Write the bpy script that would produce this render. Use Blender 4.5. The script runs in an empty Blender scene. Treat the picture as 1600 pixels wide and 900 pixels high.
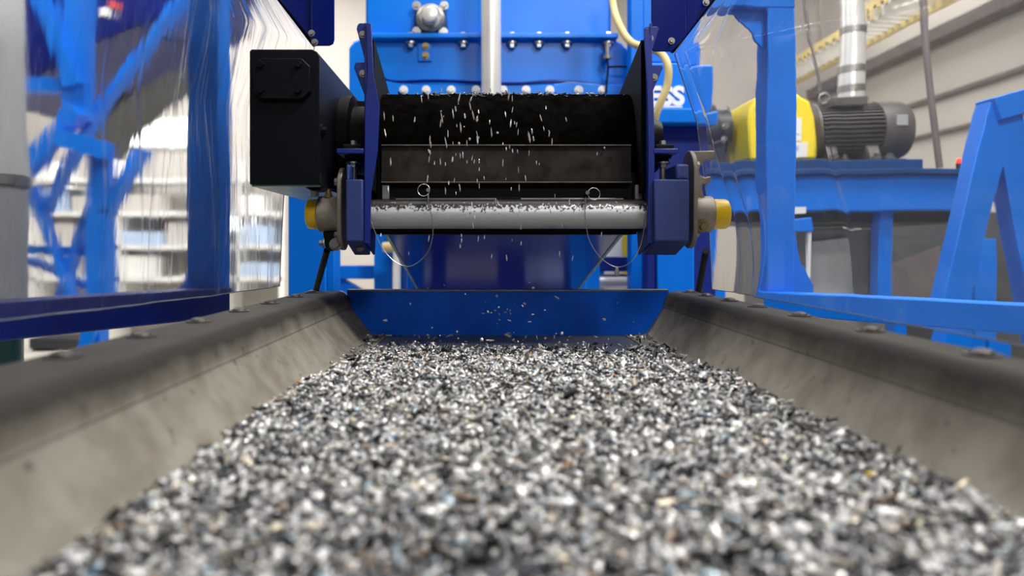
import bpy, bmesh, math, random
import numpy as np
from mathutils import Vector, Matrix, Euler

random.seed(7)
RNG = np.random.default_rng(11)
SC = bpy.context.scene
COL = SC.collection
R = math.radians

# ------------------------------------------------------------------ camera
CZ = 1.25                 # height of the lens above the hall floor
F = 1200.0                # focal length in pixels of the 1600 px frame
VX, VY = 757.0, 388.0     # where lines running straight away from the lens meet
cam = bpy.data.cameras.new('camera')
cam.lens = 27.0
cam.sensor_width = 36.0
cam.shift_x = (800 - VX) / 1600.0
cam.shift_y = -(450 - VY) / 1600.0
cam.clip_start = 0.02
cam.clip_end = 80
cam.dof.use_dof = True
cam.dof.focus_distance = 1.40
cam.dof.aperture_fstop = 3.3
cam_o = bpy.data.objects.new('camera', cam)
cam_o.location = (0, 0, CZ)
cam_o.rotation_euler = (R(90), 0, 0)
COL.objects.link(cam_o)
SC.camera = cam_o

# ------------------------------------------------------------------ light
SC.view_settings.view_transform = 'Standard'
SC.view_settings.look = 'None'
SC.view_settings.gamma = 1.0
SC.view_settings.use_curve_mapping = False
SC.view_settings.exposure = 0.0
W = bpy.data.worlds.new('world')
SC.world = W
W.use_nodes = True
W.node_tree.nodes['Background'].inputs[0].default_value = (0.80, 0.86, 1.0, 1)
W.node_tree.nodes['Background'].inputs[1].default_value = 0.07


def area(name, loc, target, sx, sy, power, color=(1, 0.97, 0.93)):
    l = bpy.data.lights.new(name, 'AREA')
    l.shape = 'RECTANGLE'
    l.size, l.size_y = sx, sy
    l.energy = power
    l.color = color
    o = bpy.data.objects.new(name, l)
    o.location = loc
    d = Vector(target) - Vector(loc)
    o.rotation_euler = d.to_track_quat('-Z', 'Y').to_euler()
    COL.objects.link(o)
    return o


area('bay_lamp_over_trough', (1.15, 0.30, CZ + 2.4), (0.0, 1.1, CZ - 0.2), 0.6, 0.6, 78)
area('bay_lamp_behind_camera', (0.55, -3.2, CZ + 2.45), (0.1, 2.9, CZ + 0.6), 0.9, 0.7, 45)
area('bay_lamp_over_machine', (0.2, 2.2, CZ + 2.9), (0.1, 2.9, CZ + 0.2), 1.6, 0.8, 60)
area('bay_lamp_over_motor', (2.2, 2.4, CZ + 2.8), (1.6, 3.2, CZ + 0.2), 1.4, 1.4, 80)
area('bay_lamp_left_hall', (-2.4, 3.2, CZ + 3.2), (-2.4, 4.0, CZ - 1), 2.0, 2.0, 110)
area('bay_lamp_far_left', (-3.5, 8.0, CZ + 3.6), (-3.5, 9.0, CZ - 1), 4.0, 3.0, 420)
area('bay_lamp_far_right', (3.0, 7.5, CZ + 3.6), (3.6, 8.0, CZ), 3.0, 4.0, 165)


# ------------------------------------------------------------------ materials
def mat_new(name):
    m = bpy.data.materials.new(name)
    m.use_nodes = True
    nt = m.node_tree
    return m, nt, nt.nodes['Principled BSDF']


def N(nt, kind, **kw):
    n = nt.nodes.new(kind)
    for k, v in kw.items():
        setattr(n, k, v)
    return n


def paint(name, col, rough=0.4, metal=0.0, var=0.15, scale=6.0, bump=0.0, bscale=400.0, spec=0.5, dirt=None, dscale=18.0, damt=0.5):
    """painted or metal surface: slow colour variation, optional fine grain and dirt blotches"""
    m, nt, b = mat_new(name)
    tc = N(nt, 'ShaderNodeTexCoord')
    n1 = N(nt, 'ShaderNodeTexNoise')
    n1.inputs['Scale'].default_value = scale
    n1.inputs['Detail'].default_value = 6
    nt.links.new(tc.outputs['Object'], n1.inputs['Vector'])
    mr = N(nt, 'ShaderNodeMapRange')
    mr.inputs['From Min'].default_value = 0.3
    mr.inputs['From Max'].default_value = 0.7
    mr.inputs['To Min'].default_value = 1 - var
    mr.inputs['To Max'].default_value = 1 + var
    nt.links.new(n1.outputs['Fac'], mr.inputs['Value'])
    mx = N(nt, 'ShaderNodeVectorMath', operation='SCALE')
    mx.inputs[0].default_value = col
    nt.links.new(mr.outputs[0], mx.inputs['Scale'])
    out = mx.outputs[0]
    if dirt is not None:
        n2 = N(nt, 'ShaderNodeTexNoise')
        n2.inputs['Scale'].default_value = dscale
        n2.inputs['Detail'].default_value = 8
        nt.links.new(tc.outputs['Object'], n2.inputs['Vector'])
        cr = N(nt, 'ShaderNodeMapRange')
        cr.inputs['From Min'].default_value = 0.48
        cr.inputs['From Max'].default_value = 0.68
        cr.inputs['To Max'].default_value = damt
        nt.links.new(n2.outputs['Fac'], cr.inputs['Value'])
        mm = N(nt, 'ShaderNodeMix', data_type='RGBA')
        nt.links.new(cr.outputs[0], mm.inputs['Factor'])
        nt.links.new(out, mm.inputs['A'])
        mm.inputs['B'].default_value = (*dirt, 1)
        out = mm.outputs['Result']
    nt.links.new(out, b.inputs['Base Color'])
    b.inputs['Roughness'].default_value = rough
    b.inputs['Metallic'].default_value = metal
    b.inputs['Specular IOR Level'].default_value = spec
    if bump:
        n3 = N(nt, 'ShaderNodeTexNoise')
        n3.inputs['Scale'].default_value = bscale
        nt.links.new(tc.outputs['Object'], n3.inputs['Vector'])
        bp = N(nt, 'ShaderNodeBump')
        bp.inputs['Strength'].default_value = bump
        bp.inputs['Distance'].default_value = 0.001
        nt.links.new(n3.outputs['Fac'], bp.inputs['Height'])
        nt.links.new(bp.outputs[0], b.inputs['Normal'])
    return m


def emit(name, col, strength):
    m, nt, b = mat_new(name)
    b.inputs['Base Color'].default_value = (*col, 1)
    b.inputs['Emission Color'].default_value = (*col, 1)
    b.inputs['Emission Strength'].default_value = strength
    return m


M = {}
M['azure'] = paint('azure_machine_paint', (0.0, 0.175, 0.74), 0.30, var=0.12, scale=4, spec=0.3, dirt=(0.0, 0.22, 0.78), dscale=7, damt=0.35)
M['azure_far'] = paint('azure_frame_paint', (0.0, 0.165, 0.72), 0.42, var=0.12, scale=3, spec=0.22)
M['deckblue'] = paint('dark_deck_blue', (0.003, 0.045, 0.17), 0.5, var=0.2, scale=4, spec=0.3)
M['ultra'] = paint('ultramarine_paint', (0.001, 0.015, 0.20), 0.42, var=0.15, scale=9, bump=0.12, bscale=900)
M['grain'] = paint('grained_blue_paint', (0.018, 0.042, 0.19), 0.5, var=0.35, scale=420, bump=0.5, bscale=900)
M['navy'] = paint('navy_and_shaded_blue', (0.001, 0.008, 0.14), 0.25, var=0.2, scale=5, spec=0.15)  # darker blue; the hood plates' shade is put into this colour
M['under'] = paint('conveyor_underside_paint', (0.001, 0.010, 0.20), 0.14, var=0.2, scale=5, spec=0.6)
M['plate'] = paint('end_plate_blue', (0.0, 0.095, 0.62), 0.4, var=0.22, scale=9, bump=0.05, spec=0.2)
M['black'] = paint('black_paint', (0.003, 0.004, 0.007), 0.42, var=0.2, scale=12, bump=0.08, bscale=700, spec=0.15)
M['rubber'] = paint('black_rubber', (0.004, 0.004, 0.004), 0.65, var=0.3, scale=20, spec=0.15)
M['belt'] = paint('worn_black_belt', (0.003, 0.0028, 0.0026), 0.6, var=0.5, scale=60, spec=0.0, dirt=(0.008, 0.007, 0.006), dscale=40, damt=0.4)
M['scraper'] = paint('dusty_dark_steel', (0.028, 0.024, 0.021), 0.65, var=0.45, scale=16, spec=0.05, dirt=(0.005, 0.0045, 0.004), dscale=30, damt=0.7)
M['lip'] = paint('worn_steel_lip', (0.22, 0.19, 0.16), 0.45, 0.5, var=0.3, scale=30)
M['steel'] = paint('bright_steel', (0.62, 0.62, 0.60), 0.28, 1.0, var=0.12, scale=30)
M['bolt_dark'] = paint('dusty_bolt', (0.06, 0.055, 0.05), 0.45, 0.5, var=0.3, scale=90)
M['dull_steel'] = paint('dull_steel', (0.30, 0.29, 0.27), 0.45, 0.8, var=0.2, scale=60)
M['cast'] = paint('cast_grey_iron', (0.27, 0.235, 0.20), 0.5, 0.55, var=0.18, scale=60, bump=0.2, bscale=600)
M['yellow_cap'] = paint('yellow_plastic', (0.80, 0.50, 0.004), 0.35, var=0.08)
M['yellow'] = paint('safety_yellow', (0.90, 0.68, 0.02), 0.4, var=0.05)
M['brass'] = paint('dull_brass', (0.34, 0.25, 0.12), 0.4, 0.8)
M['white'] = paint('white_paint', (0.80, 0.79, 0.76), 0.5, var=0.05)
M['pipe'] = paint('galvanised_pipe', (0.78, 0.77, 0.74), 0.32, 0.4, var=0.08, scale=8)
M['hose'] = paint('pale_yellow_hose', (0.62, 0.50, 0.22), 0.5)
M['wire'] = paint('steel_wire', (0.42, 0.40, 0.38), 0.35, 0.9)
M['green'] = paint('dark_green_paint', (0.010, 0.045, 0.035), 0.4, var=0.2, scale=4)
M['greenplate'] = paint('pale_green_galv_and_sheen', (0.20, 0.30, 0.25), 0.4, 0.5, var=0.25, scale=14)
M['fabric'] = paint('white_filter_fabric', (0.62, 0.61, 0.58), 0.9, var=0.08, scale=80, bump=0.6, bscale=260)
M['motor'] = paint('grey_motor_paint', (0.085, 0.075, 0.07), 0.5, var=0.2, scale=12)
M['darkbox'] = paint('dark_machine_paint', (0.02, 0.022, 0.03), 0.45)
M['greywall'] = paint('grey_cabinet_paint', (0.33, 0.34, 0.33), 0.5, var=0.1, scale=2)
M['darkgrey'] = paint('dark_grey_panel', (0.075, 0.08, 0.085), 0.55, var=0.3, scale=1.6)
M['hallwall'] = paint('cream_hall_wall', (0.52, 0.485, 0.45), 0.8, var=0.05, scale=0.8)
M['hallfloor'] = paint('pale_concrete', (0.56, 0.54, 0.48), 0.45, var=0.1, scale=1.5)
M['ceil'] = paint('pale_ceiling', (0.30, 0.30, 0.31), 0.8)
M['beamgrey'] = paint('grey_beam', (0.14, 0.12, 0.12), 0.6)
M['bluebox'] = paint('pale_blue_box', (0.42, 0.53, 0.70), 0.6)
M['cardboard'] = paint('cardboard', (0.42, 0.32, 0.22), 0.8)
M['redbox'] = paint('red_plastic', (0.55, 0.06, 0.05), 0.5)
M['window'] = emit('daylight_pane', (0.95, 0.97, 1.0), 4.0)
M['redlamp'] = emit('red_indicator', (1.0, 0.03, 0.02), 2.0)
M['letter'] = paint('white_lettering', (0.85, 0.86, 0.86), 0.5, var=0.02)


def liner_material():
    """dull galvanised liner sheet: rubbed pale face, dust and grazing-light dark painted on the flat top and bend, a dark line along the crease"""
    m, nt, b = mat_new('worn_liner_sheet')
    tc = N(nt, 'ShaderNodeTexCoord')
    sep = N(nt, 'ShaderNodeSeparateXYZ')
    nt.links.new(tc.outputs['Object'], sep.inputs[0])
    mp = N(nt, 'ShaderNodeMapping')
    mp.inputs['Scale'].default_value = (40, 26, 18)
    nt.links.new(tc.outputs['Object'], mp.inputs[0])
    n1 = N(nt, 'ShaderNodeTexNoise')
    n1.inputs['Scale'].default_value = 1.0
    n1.inputs['Detail'].default_value = 8
    nt.links.new(mp.outputs[0], n1.inputs['Vector'])
    r1 = N(nt, 'ShaderNodeValToRGB')
    e = r1.color_ramp.elements
    e[0].position, e[0].color = 0.30, (0.165, 0.147, 0.116, 1)
    e[1].position, e[1].color = 0.62, (0.248, 0.228, 0.190, 1)
    nt.links.new(n1.outputs['Fac'], r1.inputs[0])
    # dark rubbed spots
    n2 = N(nt, 'ShaderNodeTexNoise')
    n2.inputs['Scale'].default_value = 48
    n2.inputs['Detail'].default_value = 4
    nt.links.new(tc.outputs['Object'], n2.inputs['Vector'])
    s2 = N(nt, 'ShaderNodeMapRange')
    s2.inputs['From Min'].default_value = 0.66
    s2.inputs['From Max'].default_value = 0.74
    s2.inputs['To Max'].default_value = 0.6
    nt.links.new(n2.outputs['Fac'], s2.inputs['Value'])
    mx1 = N(nt, 'ShaderNodeMix', data_type='RGBA')
    nt.links.new(s2.outputs[0], mx1.inputs['Factor'])
    nt.links.new(r1.outputs[0], mx1.inputs['A'])
    mx1.inputs['B'].default_value = (0.03, 0.028, 0.025, 1)
    # dark line along the crease: height above the liner's own foot (object z)
    zl = N(nt, 'ShaderNodeMath', operation='SUBTRACT')
    nt.links.new(sep.outputs['Z'], zl.inputs[0])
    zl.inputs[1].default_value = 0.0565
    ab = N(nt, 'ShaderNodeMath', operation='ABSOLUTE')
    nt.links.new(zl.outputs[0], ab.inputs[0])
    sl = N(nt, 'ShaderNodeMapRange')
    sl.inputs['From Min'].default_value = 0.0004
    sl.inputs['From Max'].default_value = 0.0013
    sl.inputs['To Min'].default_value = 0.62
    sl.inputs['To Max'].default_value = 0.0
    nt.links.new(ab.outputs[0], sl.inputs['Value'])
    mx2 = N(nt, 'ShaderNodeMix', data_type='RGBA')
    nt.links.new(sl.outputs[0], mx2.inputs['Factor'])
    nt.links.new(mx1.outputs['Result'], mx2.inputs['A'])
    mx2.inputs['B'].default_value = (0.03, 0.027, 0.024, 1)
    # dust and grazing-light dark painted on bend and top, with a ragged edge
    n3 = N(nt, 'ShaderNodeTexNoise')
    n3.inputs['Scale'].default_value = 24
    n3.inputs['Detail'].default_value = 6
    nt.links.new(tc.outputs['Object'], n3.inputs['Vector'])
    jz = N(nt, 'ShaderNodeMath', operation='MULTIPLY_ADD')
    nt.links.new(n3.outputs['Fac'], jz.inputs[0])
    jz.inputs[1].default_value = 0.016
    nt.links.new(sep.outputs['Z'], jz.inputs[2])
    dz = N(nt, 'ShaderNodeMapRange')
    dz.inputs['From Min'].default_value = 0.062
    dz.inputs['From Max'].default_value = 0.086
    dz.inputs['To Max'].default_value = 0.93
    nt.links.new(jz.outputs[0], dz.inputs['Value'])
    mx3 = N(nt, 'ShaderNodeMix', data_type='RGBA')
    tp = N(nt, 'ShaderNodeMapRange')          # the flat top is kept slightly paler than the bend
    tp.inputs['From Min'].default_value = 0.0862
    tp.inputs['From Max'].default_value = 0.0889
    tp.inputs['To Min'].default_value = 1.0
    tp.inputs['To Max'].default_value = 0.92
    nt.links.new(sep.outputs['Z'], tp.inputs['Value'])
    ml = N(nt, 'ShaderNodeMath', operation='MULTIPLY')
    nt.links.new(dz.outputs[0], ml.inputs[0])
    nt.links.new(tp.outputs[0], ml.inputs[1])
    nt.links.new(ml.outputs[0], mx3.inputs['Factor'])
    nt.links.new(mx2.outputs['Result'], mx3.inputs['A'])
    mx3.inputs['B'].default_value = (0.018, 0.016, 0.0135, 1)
    nt.links.new(mx3.outputs['Result'], b.inputs['Base Color'])
    b.inputs['Roughness'].default_value = 0.6
    b.inputs['Specular IOR Level'].default_value = 0.12
    bp = N(nt, 'ShaderNodeBump')
    bp.inputs['Strength'].default_value = 0.15
    bp.inputs['Distance'].default_value = 0.002
    nt.links.new(n1.outputs['Fac'], bp.inputs['Height'])
    nt.links.new(bp.outputs[0], b.inputs['Normal'])
    return m


def bed_material():
    """dark perforated deck: regular small round holes"""
    m, nt, b = mat_new('perforated_bed')
    tc = N(nt, 'ShaderNodeTexCoord')
    mp = N(nt, 'ShaderNodeMapping')
    mp.inputs['Scale'].default_value = (200, 200, 0)
    nt.links.new(tc.outputs['Object'], mp.inputs[0])
    vo = N(nt, 'ShaderNodeTexVoronoi')
    vo.inputs['Scale'].default_value = 1.0
    vo.inputs['Randomness'].default_value = 0.0
    nt.links.new(mp.outputs[0], vo.inputs['Vector'])
    r = N(nt, 'ShaderNodeValToRGB')
    e = r.color_ramp.elements
    e[0].position, e[0].color = 0.30, (0.004, 0.004, 0.005, 1)
    e[1].position, e[1].color = 0.38, (0.15, 0.16, 0.17, 1)
    nt.links.new(vo.outputs['Distance'], r.inputs[0])
    nt.links.new(r.outputs[0], b.inputs['Base Color'])
    b.inputs['Roughness'].default_value = 0.4
    b.inputs['Metallic'].default_value = 0.3
    return m


def flake_material():
    m, nt, b = mat_new('shredded_metal')
    a = N(nt, 'ShaderNodeAttribute', attribute_name='chip_colour')
    nt.links.new(a.outputs['Color'], b.inputs['Base Color'])
    b.inputs['Roughness'].default_value = 0.27
    b.inputs['Metallic'].default_value = 0.4
    b.inputs['Specular IOR Level'].default_value = 0.6
    return m


def roller_material():
    """galvanised tube, black crumbs and dust lying along its upper side"""
    m, nt, b = mat_new('dusty_roller_tube')
    tc = N(nt, 'ShaderNodeTexCoord')
    sep = N(nt, 'ShaderNodeSeparateXYZ')
    nt.links.new(tc.outputs['Object'], sep.inputs[0])
    n1 = N(nt, 'ShaderNodeTexNoise')
    n1.inputs['Scale'].default_value = 220
    n1.inputs['Detail'].default_value = 3
    nt.links.new(tc.outputs['Object'], n1.inputs['Vector'])
    zz = N(nt, 'ShaderNodeMapRange')      # more dust the higher up the tube
    zz.inputs['From Min'].default_value = -0.006
    zz.inputs['From Max'].default_value = 0.023
    zz.inputs['To Min'].default_value = -0.12
    zz.inputs['To Max'].default_value = 0.46
    nt.links.new(sep.outputs['Z'], zz.inputs['Value'])
    ad = N(nt, 'ShaderNodeMath', operation='ADD')
    nt.links.new(n1.outputs['Fac'], ad.inputs[0])
    nt.links.new(zz.outputs[0], ad.inputs[1])
    st = N(nt, 'ShaderNodeMapRange')
    st.inputs['From Min'].default_value = 0.66
    st.inputs['From Max'].default_value = 0.74
    nt.links.new(ad.outputs[0], st.inputs['Value'])
    mx = N(nt, 'ShaderNodeMix', data_type='RGBA')
    nt.links.new(st.outputs[0], mx.inputs['Factor'])
    mx.inputs['A'].default_value = (0.54, 0.55, 0.565, 1)
    mx.inputs['B'].default_value = (0.025, 0.022, 0.02, 1)
    nt.links.new(mx.outputs['Result'], b.inputs['Base Color'])
    b.inputs['Metallic'].default_value = 0.3
    b.inputs['Roughness'].default_value = 0.38
    return m


def curtain_material(name, haze, ior, vscale, clear, blur, bump):
    """clear PVC sheet: bends what lies behind a little, reflects at the ripples, faintly milky"""
    m, nt, b = mat_new(name)
    nt.nodes.remove(b)
    out = nt.nodes['Material Output']
    tc = N(nt, 'ShaderNodeTexCoord')
    mp = N(nt, 'ShaderNodeMapping')
    mp.inputs['Scale'].default_value = vscale
    nt.links.new(tc.outputs['Object'], mp.inputs[0])
    n1 = N(nt, 'ShaderNodeTexNoise')
    n1.inputs['Scale'].default_value = 3.0
    n1.inputs['Detail'].default_value = 4
    n1.inputs['Distortion'].default_value = 0.6
    nt.links.new(mp.outputs[0], n1.inputs['Vector'])
    bp = N(nt, 'ShaderNodeBump')
    bp.inputs['Strength'].default_value = bump
    bp.inputs['Distance'].default_value = 0.02
    nt.links.new(n1.outputs['Fac'], bp.inputs['Height'])
    rf = N(nt, 'ShaderNodeBsdfRefraction')
    rf.inputs['IOR'].default_value = ior
    rf.inputs['Roughness'].default_value = blur
    rf.inputs['Color'].default_value = (0.97, 0.98, 0.985, 1)
    nt.links.new(bp.outputs[0], rf.inputs['Normal'])
    tr = N(nt, 'ShaderNodeBsdfTransparent')
    tr.inputs['Color'].default_value = (0.97, 0.98, 0.985, 1)
    mt = N(nt, 'ShaderNodeMixShader')
    mt.inputs[0].default_value = clear
    nt.links.new(rf.outputs[0], mt.inputs[1])
    nt.links.new(tr.outputs[0], mt.inputs[2])
    df = N(nt, 'ShaderNodeBsdfTranslucent')
    df.inputs['Color'].default_value = (0.85, 0.87, 0.9, 1)
    d2 = N(nt, 'ShaderNodeBsdfDiffuse')
    d2.inputs['Color'].default_value = (0.85, 0.87, 0.9, 1)
    dm = N(nt, 'ShaderNodeMixShader')
    dm.inputs[0].default_value = 0.5
    nt.links.new(df.outputs[0], dm.inputs[1])
    nt.links.new(d2.outputs[0], dm.inputs[2])
    mh = N(nt, 'ShaderNodeMixShader')
    mh.inputs[0].default_value = haze
    nt.links.new(mt.outputs[0], mh.inputs[1])
    nt.links.new(dm.outputs[0], mh.inputs[2])
    gl = N(nt, 'ShaderNodeBsdfGlossy')
    gl.inputs['Roughness'].default_value = 0.06
    nt.links.new(bp.outputs[0], gl.inputs['Normal'])
    fr = N(nt, 'ShaderNodeFresnel')
    fr.inputs['IOR'].default_value = 1.4
    nt.links.new(bp.outputs[0], fr.inputs['Normal'])
    fm = N(nt, 'ShaderNodeMath', operation='MULTIPLY')
    fm.inputs[1].default_value = 0.8
    nt.links.new(fr.outputs[0], fm.inputs[0])
    mg = N(nt, 'ShaderNodeMixShader')
    nt.links.new(fm.outputs[0], mg.inputs[0])
    nt.links.new(mh.outputs[0], mg.inputs[1])
    nt.links.new(gl.outputs[0], mg.inputs[2])
    nt.links.new(mg.outputs[0], out.inputs['Surface'])
    return m


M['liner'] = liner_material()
M['bed'] = bed_material()
M['flake'] = flake_material()
M['roller'] = roller_material()
M['pvc_edge'] = paint('pvc_cut_edge', (0.16, 0.18, 0.20), 0.3)
M['pvc_left'] = curtain_material('clear_pvc_left', 0.018, 1.007, (1, 9, 1.6), 0.0, 0.4, 0.5)
M['pvc_right'] = curtain_material('clear_pvc_right', 0.05, 1.010, (1, 2.2, 1.4), 0.0, 0.05, 0.2)


# ------------------------------------------------------------------ mesh helpers
def X(px, Y):
    return (px - VX) / F * Y


def Z(py, Y):
    return CZ - (py - VY) / F * Y


def P(px, py, Y):
    return Vector((X(px, Y), Y, Z(py, Y)))


class MB:
    def __init__(s):
        s.bm = bmesh.new()

    def box(s, x0, x1, y0, y1, z0, z1):
        vs = [s.bm.verts.new((x, y, z)) for x in (x0, x1) for y in (y0, y1) for z in (z0, z1)]
        for f in ((0, 1, 3, 2), (4, 6, 7, 5), (0, 4, 5, 1), (2, 3, 7, 6), (0, 2, 6, 4), (1, 5, 7, 3)):
            s.bm.faces.new([vs[i] for i in f])
        return s

    def prism(s, axis, pts, a, b):
        def mk(p, t):
            return {'x': (t, p[0], p[1]), 'y': (p[0], t, p[1]), 'z': (p[0], p[1], t)}[axis]
        A = [s.bm.verts.new(mk(p, a)) for p in pts]
        B = [s.bm.verts.new(mk(p, b)) for p in pts]
        n = len(pts)
        s.bm.faces.new(A)
        s.bm.faces.new(B[::-1])
        for i in range(n):
            s.bm.faces.new((A[i], B[i], B[(i + 1) % n], A[(i + 1) % n]))
        return s

    def pix(s, poly, Y, t):
        return s.prism('y', [(X(a, Y), Z(b, Y)) for a, b in poly], Y, Y + t)

    def cyl(s, p0, p1, r0, r1=None, n=28, cap=True):
        p0, p1 = Vector(p0), Vector(p1)
        r1 = r0 if r1 is None else r1
        q = (p1 - p0).to_track_quat('Z', 'Y')
        A, B = [], []
        for i in range(n):
            d = q @ Vector((math.cos(2 * math.pi * i / n), math.sin(2 * math.pi * i / n), 0))
            A.append(s.bm.verts.new(p0 + d * r0))
            B.append(s.bm.verts.new(p1 + d * r1))
        for i in range(n):
            s.bm.faces.new((A[i], A[(i + 1) % n], B[(i + 1) % n], B[i]))
        if cap:
            s.bm.faces.new(A[::-1])
            s.bm.faces.new(B)
        return s

    def lathe(s, p0, axis, prof, n=32):
        """prof: (distance along the axis, radius)"""
        p0 = Vector(p0)
        axis = Vector(axis).normalized()
        q = axis.to_track_quat('Z', 'Y')
        rings = []
        for t, r in prof:
            rings.append([s.bm.verts.new(p0 + axis * t + q @ Vector((math.cos(2 * math.pi * i / n) * r, math.sin(2 * math.pi * i / n) * r, 0))) for i in range(n)])
        for a, b in zip(rings, rings[1:]):
            for i in range(n):
                s.bm.faces.new((a[i], a[(i + 1) % n], b[(i + 1) % n], b[i]))
        s.bm.faces.new(rings[0][::-1])
        s.bm.faces.new(rings[-1])
        return s

    def tube(s, pts, r, n=8, smooth=3):
        pts = [Vector(p) for p in pts]
        if smooth:                                  # Catmull-Rom
            out = []
            for i in range(len(pts) - 1):
                a, b = pts[max(i - 1, 0)], pts[i]
                c, d = pts[i + 1], pts[min(i + 2, len(pts) - 1)]
                for k in range(smooth * 2):
                    t = k / (smooth * 2)
                    out.append(0.5 * ((2 * b) + (c - a) * t + (2 * a - 5 * b + 4 * c - d) * t * t + (3 * b - a - 3 * c + d) * t ** 3))
            out.append(pts[-1])
            pts = out
        rings = []
        for i, p in enumerate(pts):
            d = (pts[min(i + 1, len(pts) - 1)] - pts[max(i - 1, 0)]).normalized()
            u = d.cross(Vector((0.31, 0.9, 0.2))).normalized()
            v = d.cross(u)
            rings.append([s.bm.verts.new(p + (u * math.cos(2 * math.pi * k / n) + v * math.sin(2 * math.pi * k / n)) * r) for k in range(n)])
        for a, b in zip(rings, rings[1:]):
            for k in range(n):
                s.bm.faces.new((a[k], a[(k + 1) % n], b[(k + 1) % n], b[k]))
        s.bm.faces.new(rings[0][::-1])
        s.bm.faces.new(rings[-1])
        return s

    def beam(s, p0, p1, w, h, up=(0, 0, 1)):
        p0, p1 = Vector(p0), Vector(p1)
        d = (p1 - p0).normalized()
        u = Vector(up)
        if abs(d.dot(u)) > 0.95:
            u = Vector((0, 1, 0))
        sd = d.cross(u).normalized()
        u = sd.cross(d).normalized()
        vs = []
        for p in (p0, p1):
            for a, b in ((-1, -1), (1, -1), (1, 1), (-1, 1)):
                vs.append(s.bm.verts.new(p + sd * a * w / 2 + u * b * h / 2))
        s.bm.faces.new(vs[:4][::-1])
        s.bm.faces.new(vs[4:])
        for i in range(4):
            s.bm.faces.new((vs[i], vs[(i + 1) % 4], vs[4 + (i + 1) % 4], vs[4 + i]))
        return s

    def build(s, name, mat, parent=None, bevel=0.0, origin=None, sharp=35):
        bmesh.ops.recalc_face_normals(s.bm, faces=s.bm.faces[:])
        off = Vector(parent['_o']) if parent is not None else (Vector(origin) if origin is not None else None)
        if off is None:
            vs = [v.co for v in s.bm.verts]
            off = Vector((sum(v.x for v in vs) / len(vs), sum(v.y for v in vs) / len(vs), min(v.z for v in vs)))
        bmesh.ops.translate(s.bm, verts=s.bm.verts[:], vec=-off)
        me = bpy.data.meshes.new(name)
        s.bm.to_mesh(me)
        s.bm.free()
        me.shade_smooth()
        me.set_sharp_from_angle(angle=R(sharp))
        me.materials.append(M[mat] if isinstance(mat, str) else mat)
        o = bpy.data.objects.new(name, me)
        COL.objects.link(o)
        o['_o'] = list(off)
        if parent is not None:
            o.parent = parent
        else:
            o.location = off
        if bevel:
            md = o.modifiers.new('edge', 'BEVEL')
            md.width = bevel
            md.segments = 2
            md.limit_method = 'ANGLE'
            md.angle_limit = R(40)
        return o


def tag(o, label=None, cat=None, group=None, kind=None):
    if label:
        o['label'] = label
    if cat:
        o['category'] = cat
    if group:
        o['group'] = group
    if kind:
        o['kind'] = kind
    return o


def thing(name, label, cat, loc, group=None):
    o = bpy.data.objects.new(name, None)
    o.location = loc
    o.empty_display_size = 0.05
    o['_o'] = list(loc)
    COL.objects.link(o)
    return tag(o, label, cat, group)


def struct(o):
    o['kind'] = 'structure'
    return o


def copies(name, mesh_o, spots, parent):
    """put further copies of a part (built about its parent's origin) at offsets"""
    res = []
    for d in spots:
        c = mesh_o.copy()
        COL.objects.link(c)
        c.location = mesh_o.location + Vector(d)
        c.parent = parent
        res.append(c)
    return res


def bolt_at(parent, p, axis, r=0.006, h=0.005, mat='steel', name='bolt', washer=True, n=6):
    p, axis = Vector(p), Vector(axis).normalized()
    m = MB()
    if washer:
        m.cyl(p, p + axis * h * 0.3, r * 1.5, n=18)
    m.cyl(p + axis * (h * 0.3 if washer else 0), p + axis * h, r, r * 0.93, n=n)
    return m.build(name, mat, parent)


def dome_bolt(parent, p, r=0.010, h=0.006, mat='bolt_dark'):
    p = Vector(p)
    m = MB().lathe(p, (0, 0, 1), [(0, r * 1.45), (h * .25, r * 1.45), (h * .28, r), (h * .6, r * .9), (h * .85, r * .6), (h, r * .15)], n=18)
    return m.build('bolt', mat, parent)


# ------------------------------------------------------------------ the hall
struct(MB().box(-9, 5.2, -4, 11.2, -0.1, 0).build('floor', 'hallfloor'))
w = struct(MB().box(-9, 5.2, 11.0, 11.2, 0, 6.0).build('wall_back', 'hallwall'))
struct(MB().box(5.0, 5.2, -4, 11.0, 0, 6.0).build('wall_right', 'hallwall'))
struct(MB().box(-9.2, -9.0, -4, 11.2, 0, 6.0).build('wall_left', 'hallwall'))
struct(MB().box(-9.2, 5.2, -4, 11.2, 6.0, 6.1).build('ceiling', 'ceil'))
# rails along the right wall
for i, (ratio, hh, mt) in enumerate(((0.448, 0.14, 'beamgrey'), (0.325, 0.05, 'beamgrey'), (0.245, 0.04, 'beamgrey'))):
    z = CZ + ratio * 5.0
    struct(MB().box(4.93 if i else 4.80, 5.0, 3.0, 11.0, z - hh / 2, z + hh / 2).build('trim_%d' % (i + 1), mt, bevel=0.01))
# windows in the far wall, left of the machine
for i, (a, b, c, d) in enumerate(((182, 288, 190, 226), (34, 104, 258, 292), (340, 384, 325, 360))):
    Y = 10.99
    wn = struct(MB().box(X(a, Y) - .05, X(b, Y) + .05, Y - .05, Y, Z(d, Y) - .05, Z(c, Y) + .05).build('window_%d' % (i + 1), 'white', bevel=.01))
    MB().box(X(a, Y), X(b, Y), Y - .06, Y - .05, Z(d, Y), Z(c, Y)).build('pane', 'window', wn)

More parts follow.
